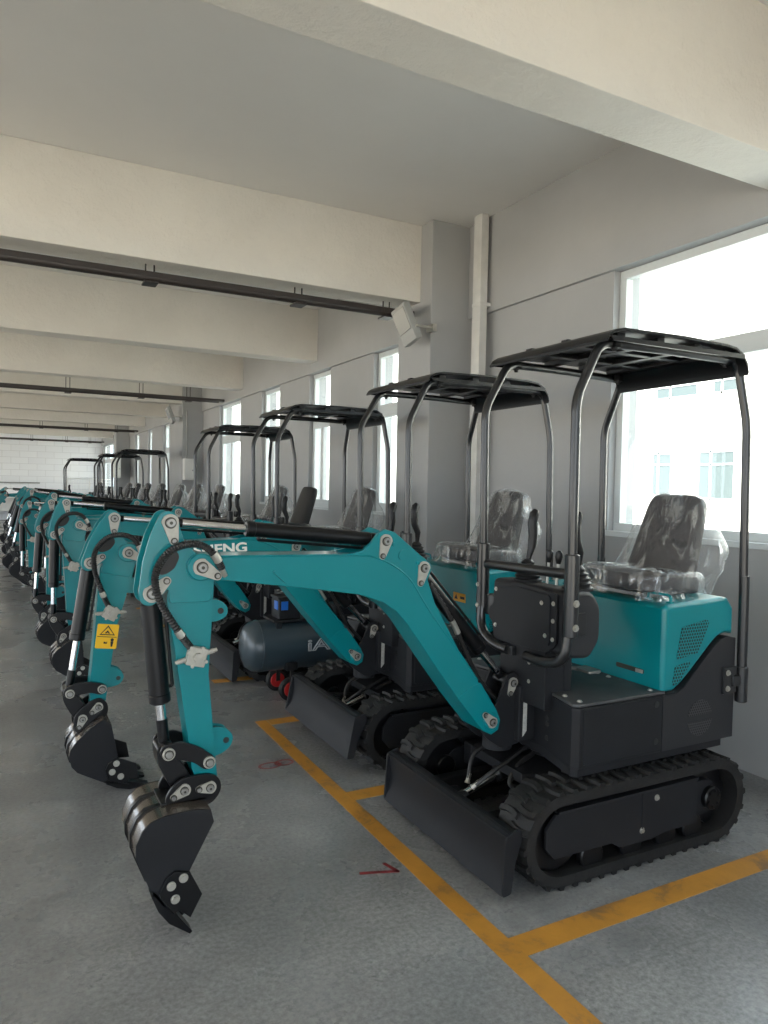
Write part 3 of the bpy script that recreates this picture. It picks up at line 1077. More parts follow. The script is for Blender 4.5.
    for s_ in (-1, 1):
        mb = MB()
        mb.tube(smooth_path([(p[0], s_ * 0.0735, p[1] - 0.004) for p in edge], 4), 0.0045, 6)
        obj('weld_seam', mb, TEAL, boom, (-1.0, s_ * 0.07, 1.2))
    pin_caps('pin_cap', BCT, (-0.25, -1), 0.075, boom, r=0.027, ln=0.06)
    pin_caps('pin_cap', ACB, (-0.25, -1), 0.075, boom, r=0.027, ln=0.058)
    pin_caps('pin_cap', ELB, (0.85, -0.5), 0.083, boom, r=0.03, ln=0.06)
    pin_caps('pin_cap', PIV, (-0.65, 0.6), 0.083, boom, r=0.025, ln=0.05)

    # ---------------- arm
    head = rounded([(-1.812, 1.412), (-1.782, 1.395), (-1.77, 1.34), (-1.757, 1.303), (-1.723, 1.269), (-1.66, 1.245), (-1.655, 1.18), (-1.668, 1.10), (-1.806, 1.10), (-1.808, 1.15), (-1.832, 1.128), (-1.845, 1.105), (-1.87, 1.093), (-1.896, 1.104), (-1.906, 1.135), (-1.893, 1.243), (-1.87, 1.331), (-1.838, 1.40)], 0.012, 3)
    hole = [(-1.783, 1.276), (-1.774, 1.255), (-1.79, 1.218), (-1.815, 1.20), (-1.84, 1.196), (-1.843, 1.215), (-1.832, 1.25), (-1.812, 1.276)]
    mb = MB()
    for s_ in (-1, 1):
        mb.prism(head, s_ * 0.044, s_ * 0.056, 0.003)
    tube_ = [(-1.69, 1.245), (-1.655, 1.18), (-1.671, 0.846), (-1.648, 0.60), (-1.637, 0.491), (-1.63, 0.455), (-1.65, 0.432), (-1.68, 0.435), (-1.70, 0.46), (-1.725, 0.53), (-1.742, 0.659), (-1.788, 0.959), (-1.814, 1.115), (-1.806, 1.165), (-1.74, 1.24)]
    mb.prism(tube_, -0.05, 0.05, 0.006, seg=2)
    mb.prism([(-1.80, 1.13), (-1.79, 1.22), (-1.74, 1.25), (-1.70, 1.2)], -0.05, 0.05)
    mb.cyl((KPN[0], -0.053, KPN[1]), (KPN[0], 0.053, KPN[1]), 0.036, n=22)
    arm = obj('arm', mb, TEAL, root, (ELB[0], 0, ELB[1]))
    for s_ in (-1, 1):
        mb = MB()
        mb.prism(rounded(hole, 0.01, 2), s_ * 0.0555, s_ * 0.0568)
        obj('head_opening', mb, INK, arm, (-1.81, s_ * 0.056, 1.24))
    for ear in ([(-1.675, 1.105), (-1.625, 1.098), (-1.598, 1.072), (-1.60, 1.042), (-1.63, 1.024), (-1.675, 1.022)], [(-1.655, 0.655), (-1.60, 0.645), (-1.573, 0.612), (-1.58, 0.578), (-1.61, 0.556), (-1.65, 0.545)]):
        c = (ear[2][0] - 0.027, ear[2][1] - 0.012)
        for s_ in (-1, 1):
            mb = MB()
            mb.prism(rounded(ear, 0.018, 4), s_ * 0.02 - 0.006, s_ * 0.02 + 0.006, 0.002)
            er = obj('lifting_ear', mb, TEAL, arm, (-1.64, s_ * 0.02, c[1]))
            mb = MB()
            mb.cyl((c[0], s_ * 0.02 - 0.0065, c[1]), (c[0], s_ * 0.02 + 0.0065, c[1]), 0.011, n=14)
            obj('ear_bush', mb, INK, er, (c[0], s_ * 0.02, c[1]))
    pin_caps('pin_cap', AHP, (0.2, -1), 0.056, arm, r=0.029, ln=0.062)
    pin_caps('pin_cap', KCB, (0.85, 0.75), 0.056, arm, r=0.03, ln=0.06)
    # valve block with its unions
    c = (-1.718, 0.918)
    mb = MB()
    q = Matrix.Rotation(0.25, 3, 'Y')
    mb.box((-0.032, -0.018, -0.032), (0.032, 0.018, 0.032), 0.004, rot=q, at=(c[0], -0.068, c[1]))
    mb.cyl((c[0], -0.086, c[1]), (c[0], -0.098, c[1]), 0.016, n=6)
    for a in (0.25 + PI / 4 + k * PI / 2 for k in range(4)):
        mb.cyl((c[0] + 0.034 * math.cos(a), -0.086, c[1] + 0.034 * math.sin(a)), (c[0] + 0.034 * math.cos(a), -0.09, c[1] + 0.034 * math.sin(a)), 0.006, n=10)
    for d in ((1, 0.25), (-1, -0.25)):
        mb.cyl((c[0] + d[0] * 0.03, -0.068, c[1] + d[1] * 0.03), (c[0] + d[0] * 0.06, -0.068, c[1] + d[1] * 0.06), 0.009, n=8)
        mb.cyl((c[0] + d[0] * 0.06, -0.068, c[1] + d[1] * 0.06), (c[0] + d[0] * 0.07, -0.068, c[1] + d[1] * 0.07), 0.007, n=8)
    obj('valve_block', mb, PLATE, arm, (c[0], -0.068, c[1]))
    hp = [(-1.642, -0.10, 1.215), (-1.668, -0.11, 1.26), (-1.705, -0.11, 1.293), (-1.752, -0.105, 1.302), (-1.808, -0.095, 1.283), (-1.846, -0.085, 1.235), (-1.858, -0.08, 1.18), (-1.842, -0.08, 1.115), (-1.81, -0.08, 1.055), (-1.768, -0.075, 0.99), (-1.738, -0.07, 0.95)]
    mb = MB()
    path = smooth_path(hp, 14)
    mb.tube(path, 0.0125, 10, rfun=lambda i: 0.0135 if i % 2 else 0.0108)
    ah = obj('hydraulic_hose', mb, HOSE, arm, hp[0])
    mb = MB()
    mb.tube([(-1.628, -0.088, 1.19)] + path[:18], 0.012, 10, rfun=lambda i: 0.009 if i < 9 else 0.0145)
    obj('hose_fitting', mb, ZINC, ah, hp[-1])
    mb = MB()
    mb.tube(path[-20:] + [Vector((-1.728, -0.068, 0.935))], 0.012, 10, rfun=lambda i: 0.0145 if i < 6 else 0.0095)
    obj('hose_fitting', mb, ZINC, ah, hp[0])

    # ---------------- bucket linkage
    mb = MB()
    la = rounded([(-1.838, 0.605), (-1.822, 0.63), (-1.76, 0.632), (-1.70, 0.603), (-1.648, 0.56), (-1.65, 0.528), (-1.685, 0.522), (-1.722, 0.555), (-1.775, 0.573), (-1.82, 0.575)], 0.014, 4)
    for s_ in (-1, 1):
        mb = MB()
        mb.prism(la, s_ * 0.058, s_ * 0.072, 0.003)
        lk = obj('link_arm', mb, CAST, root, (ALP[0], 0, ALP[1]))
        for c in (ALP, LNK):
            mb = MB()
            mb.cyl((c[0], s_ * 0.05, c[1]), (c[0], s_ * 0.08, c[1]), 0.021, n=20, bev=0.002)
            mb.mi = 1
            mb.cyl((c[0], s_ * 0.08, c[1]), (c[0], s_ * 0.082, c[1]), 0.0155, n=16)
            mb.mi = 2
            mb.cyl((c[0], s_ * 0.078, c[1]), (c[0], s_ * 0.088, c[1]), 0.012, n=14, bev=0.002)
            obj('link_pin', mb, [PLATE, SHADOWM, STEEL], lk, (c[0], s_ * 0.08, c[1]))
    mb = MB()
    bl_ = rounded([(-1.842, 0.615), (-1.79, 0.625), (-1.775, 0.58), (-1.745, 0.535), (-1.72, 0.485), (-1.735, 0.435), (-1.775, 0.44), (-1.81, 0.50), (-1.835, 0.555)], 0.016, 4)
    mb.prism(bl_, -0.045, 0.045, 0.005)
    obj('bucket_link', mb, CAST, root, (KLP[0], 0, KLP[1]))

    # ---------------- bucket
    mb = MB()
    shell = [(-1.672, 0.375), (-1.683, 0.418), (-1.745, 0.428), (-1.831, 0.424), (-1.875, 0.412), (-1.902, 0.388), (-1.922, 0.345), (-1.922, 0.305), (-1.905, 0.26), (-1.872, 0.178), (-1.835, 0.125)]
    inner = [(-1.680, 0.372), (-1.690, 0.409), (-1.745, 0.418), (-1.829, 0.414), (-1.869, 0.403), (-1.893, 0.382), (-1.912, 0.343), (-1.912, 0.307), (-1.896, 0.264), (-1.864, 0.183), (-1.827, 0.131)]
    mb.prism(shell + inner[::-1], -0.145, 0.145)
    bk = obj('bucket', mb, BKTBACK, root, (KPN[0], 0, KPN[1]))
    for s_ in (-1, 1):
        mb = MB()
        mb.prism(shell + [(-1.79, 0.113), (-1.752, 0.226)], s_ * 0.140, s_ * 0.150, 0.002)
        obj('bucket_side', mb, BLACK, bk, (-1.8, s_ * 0.145, 0.28))
    for v in (-0.05, 0.05):
        mb = MB()
        o2 = [(-1.80, 0.431), (-1.879, 0.418), (-1.908, 0.392), (-1.928, 0.346), (-1.928, 0.303), (-1.911, 0.257), (-1.878, 0.175)]
        i2 = [(-1.80, 0.42), (-1.872, 0.408), (-1.898, 0.386), (-1.918, 0.344), (-1.918, 0.306), (-1.901, 0.262), (-1.869, 0.182)]
        mb.prism(o2 + i2[::-1], v - 0.012, v + 0.012, 0.001)
        obj('wear_strip', mb, CAST, bk, (-1.9, v, 0.32))
    mb = MB()
    ear = rounded([(-1.80, 0.475), (-1.768, 0.505), (-1.72, 0.51), (-1.66, 0.505), (-1.632, 0.485), (-1.625, 0.45), (-1.64, 0.42), (-1.665, 0.40), (-1.80, 0.40), (-1.82, 0.44)], 0.02, 4)
    mb.box((-1.83, -0.07, 0.42), (-1.68, 0.07, 0.432), 0.003)
    obj('mounting_plate', mb, CAST, bk, (-1.75, 0, 0.425))
    for s_ in (-1, 1):
        mb = MB()
        mb.prism(ear, s_ * 0.056, s_ * 0.070, 0.003)
        obj('bucket_ear', mb, CAST, bk, (-1.72, s_ * 0.063, 0.46))
    pin_caps('pin_cap', KPN, (-1, 0.0), 0.070, bk, r=0.022, ln=0.038)
    pin_caps('pin_cap', KLP, (-0.85, -0.45), 0.070, bk, r=0.022, ln=0.04)
    cut = [(-1.828, 0.225), (-1.800, 0.240), (-1.752, 0.228), (-1.712, 0.145), (-1.75, 0.075), (-1.785, 0.108), (-1.80, 0.10), (-1.846, 0.16), (-1.85, 0.18)]
    for s_ in (-1, 1):
        mb = MB()
        mb.prism(cut, s_ * 0.150, s_ * 0.162, 0.002)
        sc_ = obj('side_cutter', mb, CAST, bk, (-1.78, s_ * 0.156, 0.15))
        bolts(sc_, [((q[0], s_ * 0.162, q[1]), (0, s_, 0), 0.0105, 0.009) for q in ((-1.774, 0.214), (-1.813, 0.196), (-1.800, 0.15))])
    mb = MB()
    mb.prism([(-1.872, 0.178), (-1.865, 0.186), (-1.80, 0.085), (-1.806, 0.078)], -0.15, 0.15)
    obj('cutting_edge', mb, CAST, bk, (-1.84, 0, 0.13))
    for v in (-0.115, 0.0, 0.115):
        mb = MB()
        mb.loft([[(-1.872, v - 0.03, 0.165), (-1.872, v + 0.03, 0.165), (-1.838, v + 0.03, 0.158), (-1.838, v - 0.03, 0.158)],
                 [(-1.850, v - 0.033, 0.112), (-1.850, v + 0.033, 0.112), (-1.808, v + 0.033, 0.122), (-1.808, v - 0.033, 0.122)],
                 [(-1.815, v - 0.03, 0.062), (-1.815, v + 0.03, 0.062), (-1.785, v + 0.03, 0.08), (-1.785, v - 0.03, 0.08)],
                 [(-1.745, v - 0.022, 0.006), (-1.745, v + 0.022, 0.006), (-1.738, v + 0.022, 0.013), (-1.738, v - 0.022, 0.013)]])
        obj('bucket_tooth', mb, CAST, bk, (-1.81, v, 0.1))

    # ---------------- cylinders, modelled along +x from the foot pin
    def cylinder(name, foot, L, r, rod_r, rod_len, chrome_len, span, rod_first=False):
        m_ = MB()
        F_ = Vector((foot[0], 0, foot[1]))
        X = lambda t: F_ + Vector((t, 0, 0))
        m_.cyl(X(0) - Vector((0, span, 0)), X(0) + Vector((0, span, 0)), r * 0.95, n=18, bev=0.003)
        m_.cyl(X(r * 0.5), X(r * 1.4), r * 0.9, n=20)
        m_.cyl(X(r * 1.1), X(L - 0.02), r, n=26, bev=0.006)
        m_.cyl(X(L - 0.035), X(L), r * 1.07, n=26, bev=0.005)
        # oil pipe along the barrel
        m_.tube(arc_path([X(r * 2.2) + Vector((0, 0, r * 0.9)), X(r * 2.2) + Vector((0, 0, r * 1.35)), X(L - 0.05) + Vector((0, 0, r * 1.35)), X(L - 0.05) + Vector((0, 0, r * 0.9))], 0.012), 0.006, 8)
        b_ = obj(name, m_, CAST, root, F_)
        m_ = MB()                      # rod: the eye is at the far end
        E_ = F_
        m_.cyl(E_ - Vector((rod_len, 0, 0)), E_ - Vector((rod_len - chrome_len, 0, 0)), rod_r, n=18)
        rr_ = obj('cylinder_rod', m_, CHROME, b_, F_)
        m_ = MB()
        m_.cyl(E_ - Vector((rod_len - chrome_len, 0, 0)), E_, rod_r * 1.15, n=18)
        m_.cyl(E_ - Vector((0, span, 0)), E_ + Vector((0, span, 0)), rod_r * 1.7, n=18, bev=0.003)
        o_ = obj('rod_eye', m_, CAST, b_, F_)
        return b_
    cylinder('boom_cylinder', BCT, 0.50, 0.030, 0.016, 0.30, 0.25, 0.045)
    cylinder('arm_cylinder', ACB, 0.53, 0.027, 0.0135, 0.46, 0.41, 0.04)
    cylinder('bucket_cylinder', KCB, 0.385, 0.034, 0.0165, 0.30, 0.20, 0.04)
    # hoses beside the boom cylinder
    for k, pts in enumerate(([(-0.79, -0.055, 1.12), (-0.72, -0.06, 1.02), (-0.66, -0.055, 0.93), (-0.60, -0.04, 0.83), (-0.52, -0.03, 0.70), (-0.40, -0.02, 0.58)],
                             [(-0.80, 0.02, 1.1), (-0.74, 0.0, 0.98), (-0.68, -0.02, 0.88), (-0.60, -0.01, 0.76), (-0.52, 0.01, 0.64), (-0.4, 0.02, 0.55)])):
        mb = MB()
        pth = smooth_path(pts, 10)
        mb.tube(pth, 0.0105, 8, rfun=lambda i: 0.0115 if i % 2 else 0.0095)
        h = obj('hydraulic_hose', mb, HOSE, root, pts[0])
        mb = MB()
        mb.tube(pth[16:23], 0.013, 8)
        obj('hose_fitting', mb, ZINC, h, pts[2])
    return root


def rot2(p, a):
    c, s_ = math.cos(a), math.sin(a)
    return (p[0] * c - p[1] * s_, p[0] * s_ + p[1] * c)


def sub(a, b):
    return (a[0] - b[0], a[1] - b[1])


def add(a, b):
    return (a[0] + b[0], a[1] + b[1])


def circ(c1, r1, c2, r2, left):
    d = math.dist(c1, c2)
    a = (r1 * r1 - r2 * r2 + d * d) / (2 * d)
    h = math.sqrt(max(0, r1 * r1 - a * a))
    ux, uz = (c2[0] - c1[0]) / d, (c2[1] - c1[1]) / d
    m_ = (c1[0] + a * ux, c1[1] + a * uz)
    A = (m_[0] - h * uz, m_[1] + h * ux)
    B = (m_[0] + h * uz, m_[1] - h * ux)
    return A if (A[0] < B[0]) == left else B


def pose(root, boom, arm, bucket):
    """absolute rotations in radians (counter-clockwise seen with x right, z up)"""
    b = lambda p: add(PIV, rot2(sub(p, PIV), boom))
    bct, acb, elb = b(BCT), b(ACB), b(ELB)
    a = lambda p: add(elb, rot2(sub(p, ELB), arm))
    ahp, kcb, alp, kpn = a(AHP), a(KCB), a(ALP), a(KPN)
    klp = add(kpn, rot2(sub(KLP, KPN), bucket))
    lnk = circ(alp, math.dist(ALP, LNK), klp, math.dist(KLP, LNK), True)
    ang = lambda p, q: math.atan2(q[1] - p[1], q[0] - p[0])

    def setp(o, p, r):
        o.location = (p[0], 0, p[1])
        o.rotation_euler = (0, -r, 0)
    for o in CH[root.name]:
        n = base(o)
        if n == 'boom':
            setp(o, PIV, boom)
        elif n == 'arm':
            setp(o, elb, arm)
        elif n == 'bucket':
            setp(o, kpn, bucket)
        elif n == 'link_arm':
            setp(o, alp, ang(alp, lnk) - ang(ALP, LNK))
        elif n == 'bucket_link':
            setp(o, klp, ang(klp, lnk) - ang(KLP, LNK))
        elif n in ('boom_cylinder', 'arm_cylinder', 'bucket_cylinder'):
            f, e = {'boom_cylinder': (bct, BCB), 'arm_cylinder': (acb, ahp), 'bucket_cylinder': (kcb, lnk)}[n]
            setp(o, f, ang(f, e))
            for r in CH[o.name]:
                r.location = (math.dist(f, e), 0, 0)
    # lowest bucket point
    lo = min(kpn[1] + rot2(sub(p, KPN), bucket)[1] for p in [(-1.745, 0.004), (-1.85, 0.11), (-1.872, 0.165), (-1.928, 0.303), (-1.928, 0.346), (-1.905, 0.26), (-1.75, 0.075)])
    return lo


def rest(root, boom, arm, bucket, clear=0.004):
    """lower or raise the boom until the bucket just touches the floor"""
    lo_b, hi_b = boom - 0.35, boom + 0.35      # larger angle = lower
    for _ in range(40):
        m_ = (lo_b + hi_b) / 2
        if pose(root, m_, arm, bucket) > clear:
            lo_b = m_
        else:
            hi_b = m_
    pose(root, lo_b, arm, bucket)


D = math.radians
GRP = 'mini excavators parked in a row'
proto = build_excavator()
FAR_SKIP = ('bolt', 'hose_fitting', 'sticker_print', 'roof_clamp', 'rubber_plug', 'track_roller', 'ear_bush', 'access_plug', 'label_strip', 'foot_pedal')
NOCAN = ('canopy_front_post', 'canopy_rear_post', 'canopy_roof')
machines = []
spec = [
    # y, x shift, arm, bucket rotation, canopy, label
    (2.50, 0.00, 0, 0, True, 'nearest teal mini excavator, its bucket standing upright on its teeth'),
    (3.78, -0.01, -13, 39, True, 'second teal mini excavator, white lettering on its boom and yellow warning sticker on its arm'),
    (5.70, -0.08, -5, 33, True, 'third teal mini excavator from the camera, black canopy, just behind the air compressor'),
    (6.93, -0.10, -8, 42, False, 'teal mini excavator without canopy, with the black unwrapped seat, behind the third canopy'),
    (7.98, -0.03, -4, 30, True, 'teal mini excavator with the fourth canopy, in front of the white wall box'),
    (10.25, -0.12, -6, 75, False, 'nearest of the three roofless teal mini excavators between the fourth and fifth canopies'),
    (11.45, -0.14, -16, 30, False, 'middle one of the three roofless teal mini excavators between the fourth and fifth canopies'),
    (12.6, -0.16, -20, 26, False, 'farthest of the three roofless teal mini excavators between the fourth and fifth canopies'),
    (14.8, -0.05, -28, 25, True, 'teal mini excavator with the fifth black canopy, right of the two smallest canopies'),
    (16.05, -0.1, -22, 30, False, 'roofless teal mini excavator far down the row between the fifth and sixth canopies'),
    (17.35, -0.1, -26, 20, True, 'far teal mini excavator with the sixth black canopy, second from the back with a roof'),
    (18.9, -0.05, -24, 28, False, 'roofless teal mini excavator far down the row between the last two canopies'),
    (21.45, -0.45, -35, 10, True, 'farthest teal mini excavator, smallest black canopy in front of the pale block wall'),
]
for i, (y, dx, a, bk, can, lab) in enumerate(spec):
    if i == 0:
        r = proto
    else:
        skip = (() if i < 5 else FAR_SKIP) + (() if can else NOCAN)
        r = copy_tree(proto, None, skip + (('plastic_cover',) if i == 3 else ()))
    machines.append(r)
    tag(r, lab, 'excavator', GRP)
for i, (y, dx, a, bk, can, lab) in enumerate(spec):
    r = machines[i]
    r.location = (2.30 + dx, y, 0)
    if i == 0:
        pose(r, 0, 0, 0)
    else:
        rest(r, D(2.8), D(a), D(bk))


def kid(root, *names):
    o = root
    for n in names:
        o = [c for c in CH[o.name] if base(c) == n][0]
    return o


# the second machine carries its blade a little higher, swung up about the blade arm pivot
b2 = kid(machines[1], 'dozer_blade')
a_ = D(8)
pv = Vector((-0.22, 0, 0.17))
rm = Matrix.Rotation(a_, 3, 'Y')
b2.location = pv + rm @ (ORG[b2.name] - pv)
b2.rotation_euler = (0, a_, 0)
# second machine: lettering on the boom, warning sticker on the arm
bm2 = kid(machines[1], 'boom')
lt = text_mesh('boom_lettering', 'SHENG', 0.068, WHITE, bm2, (-1.41, -0.0765, 1.165), bold=0.002, stretch=1.3)
wp = Vector((0.868 - 2.29 - PIV[0], 0, 1.1355 - PIV[1]))       # where the S starts, seen from the boom foot pin
q2 = Matrix.Rotation(bm2.rotation_euler[1], 3, 'Y').inverted()
lt.location = q2 @ wp + Vector((0, -0.0765, 0))
hd2 = kid(machines[1], 'hood')
mb = MB()
mb.prism([(-0.26, 0.827), (-0.13, 0.827), (-0.13, 0.878), (-0.26, 0.878)], 0.1335, 0.1352, axis='x')
st = obj('warning_sticker', mb, ORG_ST, hd2, (0.134, -0.2, 0.85))
st['label'] = 'small orange yellow warning sticker'
mb = MB()
mb.prism([(-0.25, 0.845), (-0.205, 0.845), (-0.205, 0.86), (-0.25, 0.86)], 0.1325, 0.1335, axis='x')
mb.prism([(-0.18, 0.84), (-0.145, 0.84), (-0.163, 0.868)], 0.1325, 0.1335, axis='x')
obj('sticker_print', mb, INK, st, (0.133, -0.2, 0.85))
ar2 = kid(machines[1], 'arm')
mb = MB()
mb.prism(rounded([(-0.05, -0.06), (0.05, -0.06), (0.05, 0.06), (-0.05, 0.06)], 0.006, 2), -0.001, 0.0)
st = obj('warning_sticker', mb, YEL, None)
st['label'] = 'yellow warning sticker with a triangle'
ORG[st.name] = Vector((-1.705, -0.0505, 0.80))
st.parent = ar2
st.location = ORG[st.name] - ORG[ar2.name]
st.rotation_euler = (0, -D(6), 0)
CH[ar2.name].append(st)
mb = MB()
mb.ring([(-0.036, 0.006), (0.036, 0.006), (0.0, 0.054)], [(-0.029, 0.0105), (0.029, 0.0105), (0.0, 0.0455)], -0.0025, -0.0005)
mb.prism([(-0.012, 0.016), (0.0, 0.03), (0.013, 0.014), (0.004, 0.014), (0.0, 0.02), (-0.006, 0.013)], -0.0025, -0.0005)
mb.box((-0.045, -0.0025, -0.004), (0.045, -0.0005, -0.001))
mb.prism([(-0.012, -0.036), (0.004, -0.036), (0.004, -0.024), (0.0, -0.03), (-0.012, -0.026)], -0.0025, -0.0005)
mb.cyl((0.026, -0.0025, -0.016), (0.026, -0.0005, -0.016), 0.008, n=12)
mb.prism([(0.019, -0.024), (0.033, -0.024), (0.031, -0.04), (0.029, -0.05), (0.023, -0.05), (0.021, -0.04)], -0.0025, -0.0005)
sp_ = obj('sticker_print', mb, INK, None)
sp_.parent = st
CH[st.name].append(sp_)
seat4 = kid(machines[3], 'seat')
for c in CH[seat4.name]:
    if base(c) in ('seat_cushion', 'backrest'):
        c.data = c.data.copy()
        c.data.materials[0] = SEATB

# ------------------------------------------------------------------ air compressor
cy = 4.84
comp = empty('air_compressor', (0, 0, 0), 'dark blue grey air compressor tank on red wheels behind the second excavator', 'air compressor')
mb = MB()
prof = [(1.47, 0.02), (1.472, 0.06), (1.482, 0.11), (1.502, 0.148), (1.535, 0.172), (1.58, 0.18), (2.52, 0.18), (2.56, 0.172), (2.59, 0.148), (2.61, 0.11), (2.62, 0.06), (2.622, 0.02)]
zc = 0.375
mb.loft([[(x, cy + r * math.cos(2 * PI * k / 40), zc + r * math.sin(2 * PI * k / 40)) for k in range(40)] for (x, r) in prof])
tank = obj('tank', mb, COMPR, comp, (2.05, cy, zc))
mb = MB()
for x in (1.578, 2.522):
    mb.ring([(0, 0)] * 3, [(0, 0)] * 3, 0, 0) if False else None
    mb.loft([[(x + dx, cy + r * math.cos(2 * PI * k / 40), zc + r * math.sin(2 * PI * k / 40)) for k in range(40)] for (dx, r) in ((-0.006, 0.1795), (-0.003, 0.1825), (0.003, 0.1825), (0.006, 0.1795))], cap=False)
obj('weld_ring', mb, COMPR, tank, (2.05, cy, zc))
cy_text = text_mesh('tank_lettering', 'iA', 0.115, LETTER, tank, (1.885, cy - 0.181, 0.35), outline=True, stretch=1.7)
mb = MB()
mb.box((1.66, cy - 0.12, 0.55), (2.5, cy + 0.12, 0.568), 0.004)
for x in (1.7, 2.4):
    for s_ in (-1, 1):
        mb.prism([(s_ * 0.12, 0.55), (s_ * 0.09, 0.55), (s_ * 0.09, 0.52), (s_ * 0.12, 0.5)], x - 0.02, x + 0.02, axis='x')
for v in mb.bm.verts:
    if abs(v.co.y) < 1:
        v.co.y += cy
obj('mounting_deck', mb, BLACK, comp, (2.05, cy, 0.55))
mb = MB()
mb.box((1.70, cy - 0.11, 0.568), (1.86, cy + 0.05, 0.72), 0.012)
mb.box((1.692, cy - 0.115, 0.71), (1.868, cy + 0.055, 0.728), 0.006)
bx = obj('control_box', mb, BLACK, comp, (1.78, cy, 0.64))
mb = MB()
mb.box((1.695, cy - 0.09, 0.635), (1.7005, cy - 0.02, 0.695), 0.002)
mb.box((1.715, cy - 0.1145, 0.635), (1.765, cy - 0.1105, 0.695), 0.001)
obj('display', mb, BLUELED, bx, (1.74, cy - 0.11, 0.66))
mb = MB()
for k in range(3):
    mb.tube(arc_path([(1.93 + 0.03 * k, cy - 0.05, 0.56), (1.94 + 0.03 * k, cy - 0.08, 0.72 - 0.02 * k), (2.05 + 0.02 * k, cy - 0.06, 0.70), (2.06 + 0.02 * k, cy - 0.03, 0.565)], 0.06), 0.009, 8)
obj('air_hose', mb, HOSE, comp, (2.0, cy, 0.6))
mb = MB()
mb.box((2.14, cy - 0.1, 0.568), (2.42, cy + 0.1, 0.64), 0.01)
mb.cyl((2.18, cy, 0.70), (2.40, cy, 0.70), 0.085, n=28, bev=0.01)
for k in range(9):
    mb.cyl((2.19 + k * 0.022, cy, 0.70), (2.198 + k * 0.022, cy, 0.70), 0.095, n=28)
obj('motor', mb, BLACK, comp, (2.28, cy, 0.66))
for (x, s_) in ((1.78, -1), (1.78, 1), (2.4, -1), (2.4, 1)):
    mb = MB()
    yv = cy + s_ * 0.14
    mb.cyl((x, yv - 0.02, 0.085), (x, yv + 0.02, 0.085), 0.083, n=28, bev=0.012)
    mb.box((x - 0.015, yv - 0.035, 0.08), (x + 0.015, yv - 0.026, 0.27), 0.002)
    mb.box((x - 0.04, yv - 0.036, 0.22), (x + 0.04, yv + 0.03, 0.275), 0.004)
    w = obj('wheel', mb, RUB, comp, (x, yv, 0.085))
    mb = MB()
    mb.cyl((x, yv - 0.024, 0.085), (x, yv + 0.024, 0.085), 0.055, n=24, bev=0.006)
    mb.cyl((x, yv - 0.03, 0.085), (x, yv + 0.03, 0.085), 0.02, n=14)
    obj('wheel_hub', mb, REDRUB, w, (x, yv, 0.085))

# ------------------------------------------------------------------ building
XL, XW, YB, YF, ZC = -8.2, 3.57, 31.0, -5.0, 3.74
mb = MB()
mb.box((XL - 0.3, YF - 0.3, -0.15), (XW + 0.25, YB + 0.2, 0.0))
fl = tag(obj('floor', mb, FLOORM), 'grey power floated concrete hall floor', 'floor', kind='structure')


def flat(name, pts, m, lab=None):
    b_ = MB()
    b_.prism(pts, 0.0, 0.0015, axis='z')
    o = obj(name, b_, m, fl, (sum(p[0] for p in pts) / len(pts), sum(p[1] for p in pts) / len(pts), 0))
    if lab:
        o['label'] = lab
    return o


flat('painted_line', [(1.408, -2), (1.508, -2), (1.493, 4.37), (1.42, 4.37)], LINEM)
for y in (0.58, 1.83, 3.11, 4.32, 5.4, 6.6, 7.75, 8.95, 10.2, 11.4):
    flat('painted_line', [(1.497 if y < 4.4 else 1.42, y - 0.05), (3.3, y - 0.05), (3.3, y + 0.05), (1.497 if y < 4.4 else 1.42, y + 0.05)], LINEM)


def stroke(name, pts, w, closed=False):
    b_ = MB()
    for p, q in zip(pts, pts[1:] + ([pts[0]] if closed else [])):
        p, q = Vector(p), Vector(q)
        d = (q - p).normalized()
        nn = Vector((-d.y, d.x)) * w / 2
        e = d * w * 0.3
        b_.prism([tuple(p - e + nn), tuple(p - e - nn), tuple(q + e - nn), tuple(q + e + nn)], 0.0, 0.0012, axis='z')
    o = obj(name, b_, REDM, fl, (pts[0][0], pts[0][1], 0))
    return o


stroke('painted_numeral', [(1.235, 2.462), (1.30, 2.44), (1.372, 2.412), (1.352, 2.485)], 0.016)['label'] = 'red painted numeral seven on the floor'
p8 = [(1.272 + 0.05 * math.cos(t), 3.645 + 0.032 * math.sin(t)) for t in [2 * PI * k / 16 for k in range(16)]]
p8b = [(1.355 + 0.042 * math.cos(t), 3.655 + 0.03 * math.sin(t)) for t in [2 * PI * k / 16 for k in range(16)]]
b_ = MB()
for ring_ in (p8, p8b):
    o1 = [(c[0] + (c[0] - sum(p[0] for p in ring_) / 16) * 0.3, c[1] + (c[1] - sum(p[1] for p in ring_) / 16) * 0.36) for c in ring_]
    k = 16
    for i in range(k):
        j = (i + 1) % k
        b_.prism([ring_[i], ring_[j], o1[j], o1[i]], 0, 0.0012, axis='z')
obj('painted_numeral', b_, REDM, fl, (1.31, 3.65, 0))['label'] = 'red painted numeral eight on the floor'

mb = MB()
mb.box((XL - 0.3, YF - 0.3, ZC), (XW + 0.25, YB + 0.2, ZC + 0.18))
tag(obj('ceiling', mb, CEIL), 'off white concrete ceiling slab', 'ceiling', kind='structure')
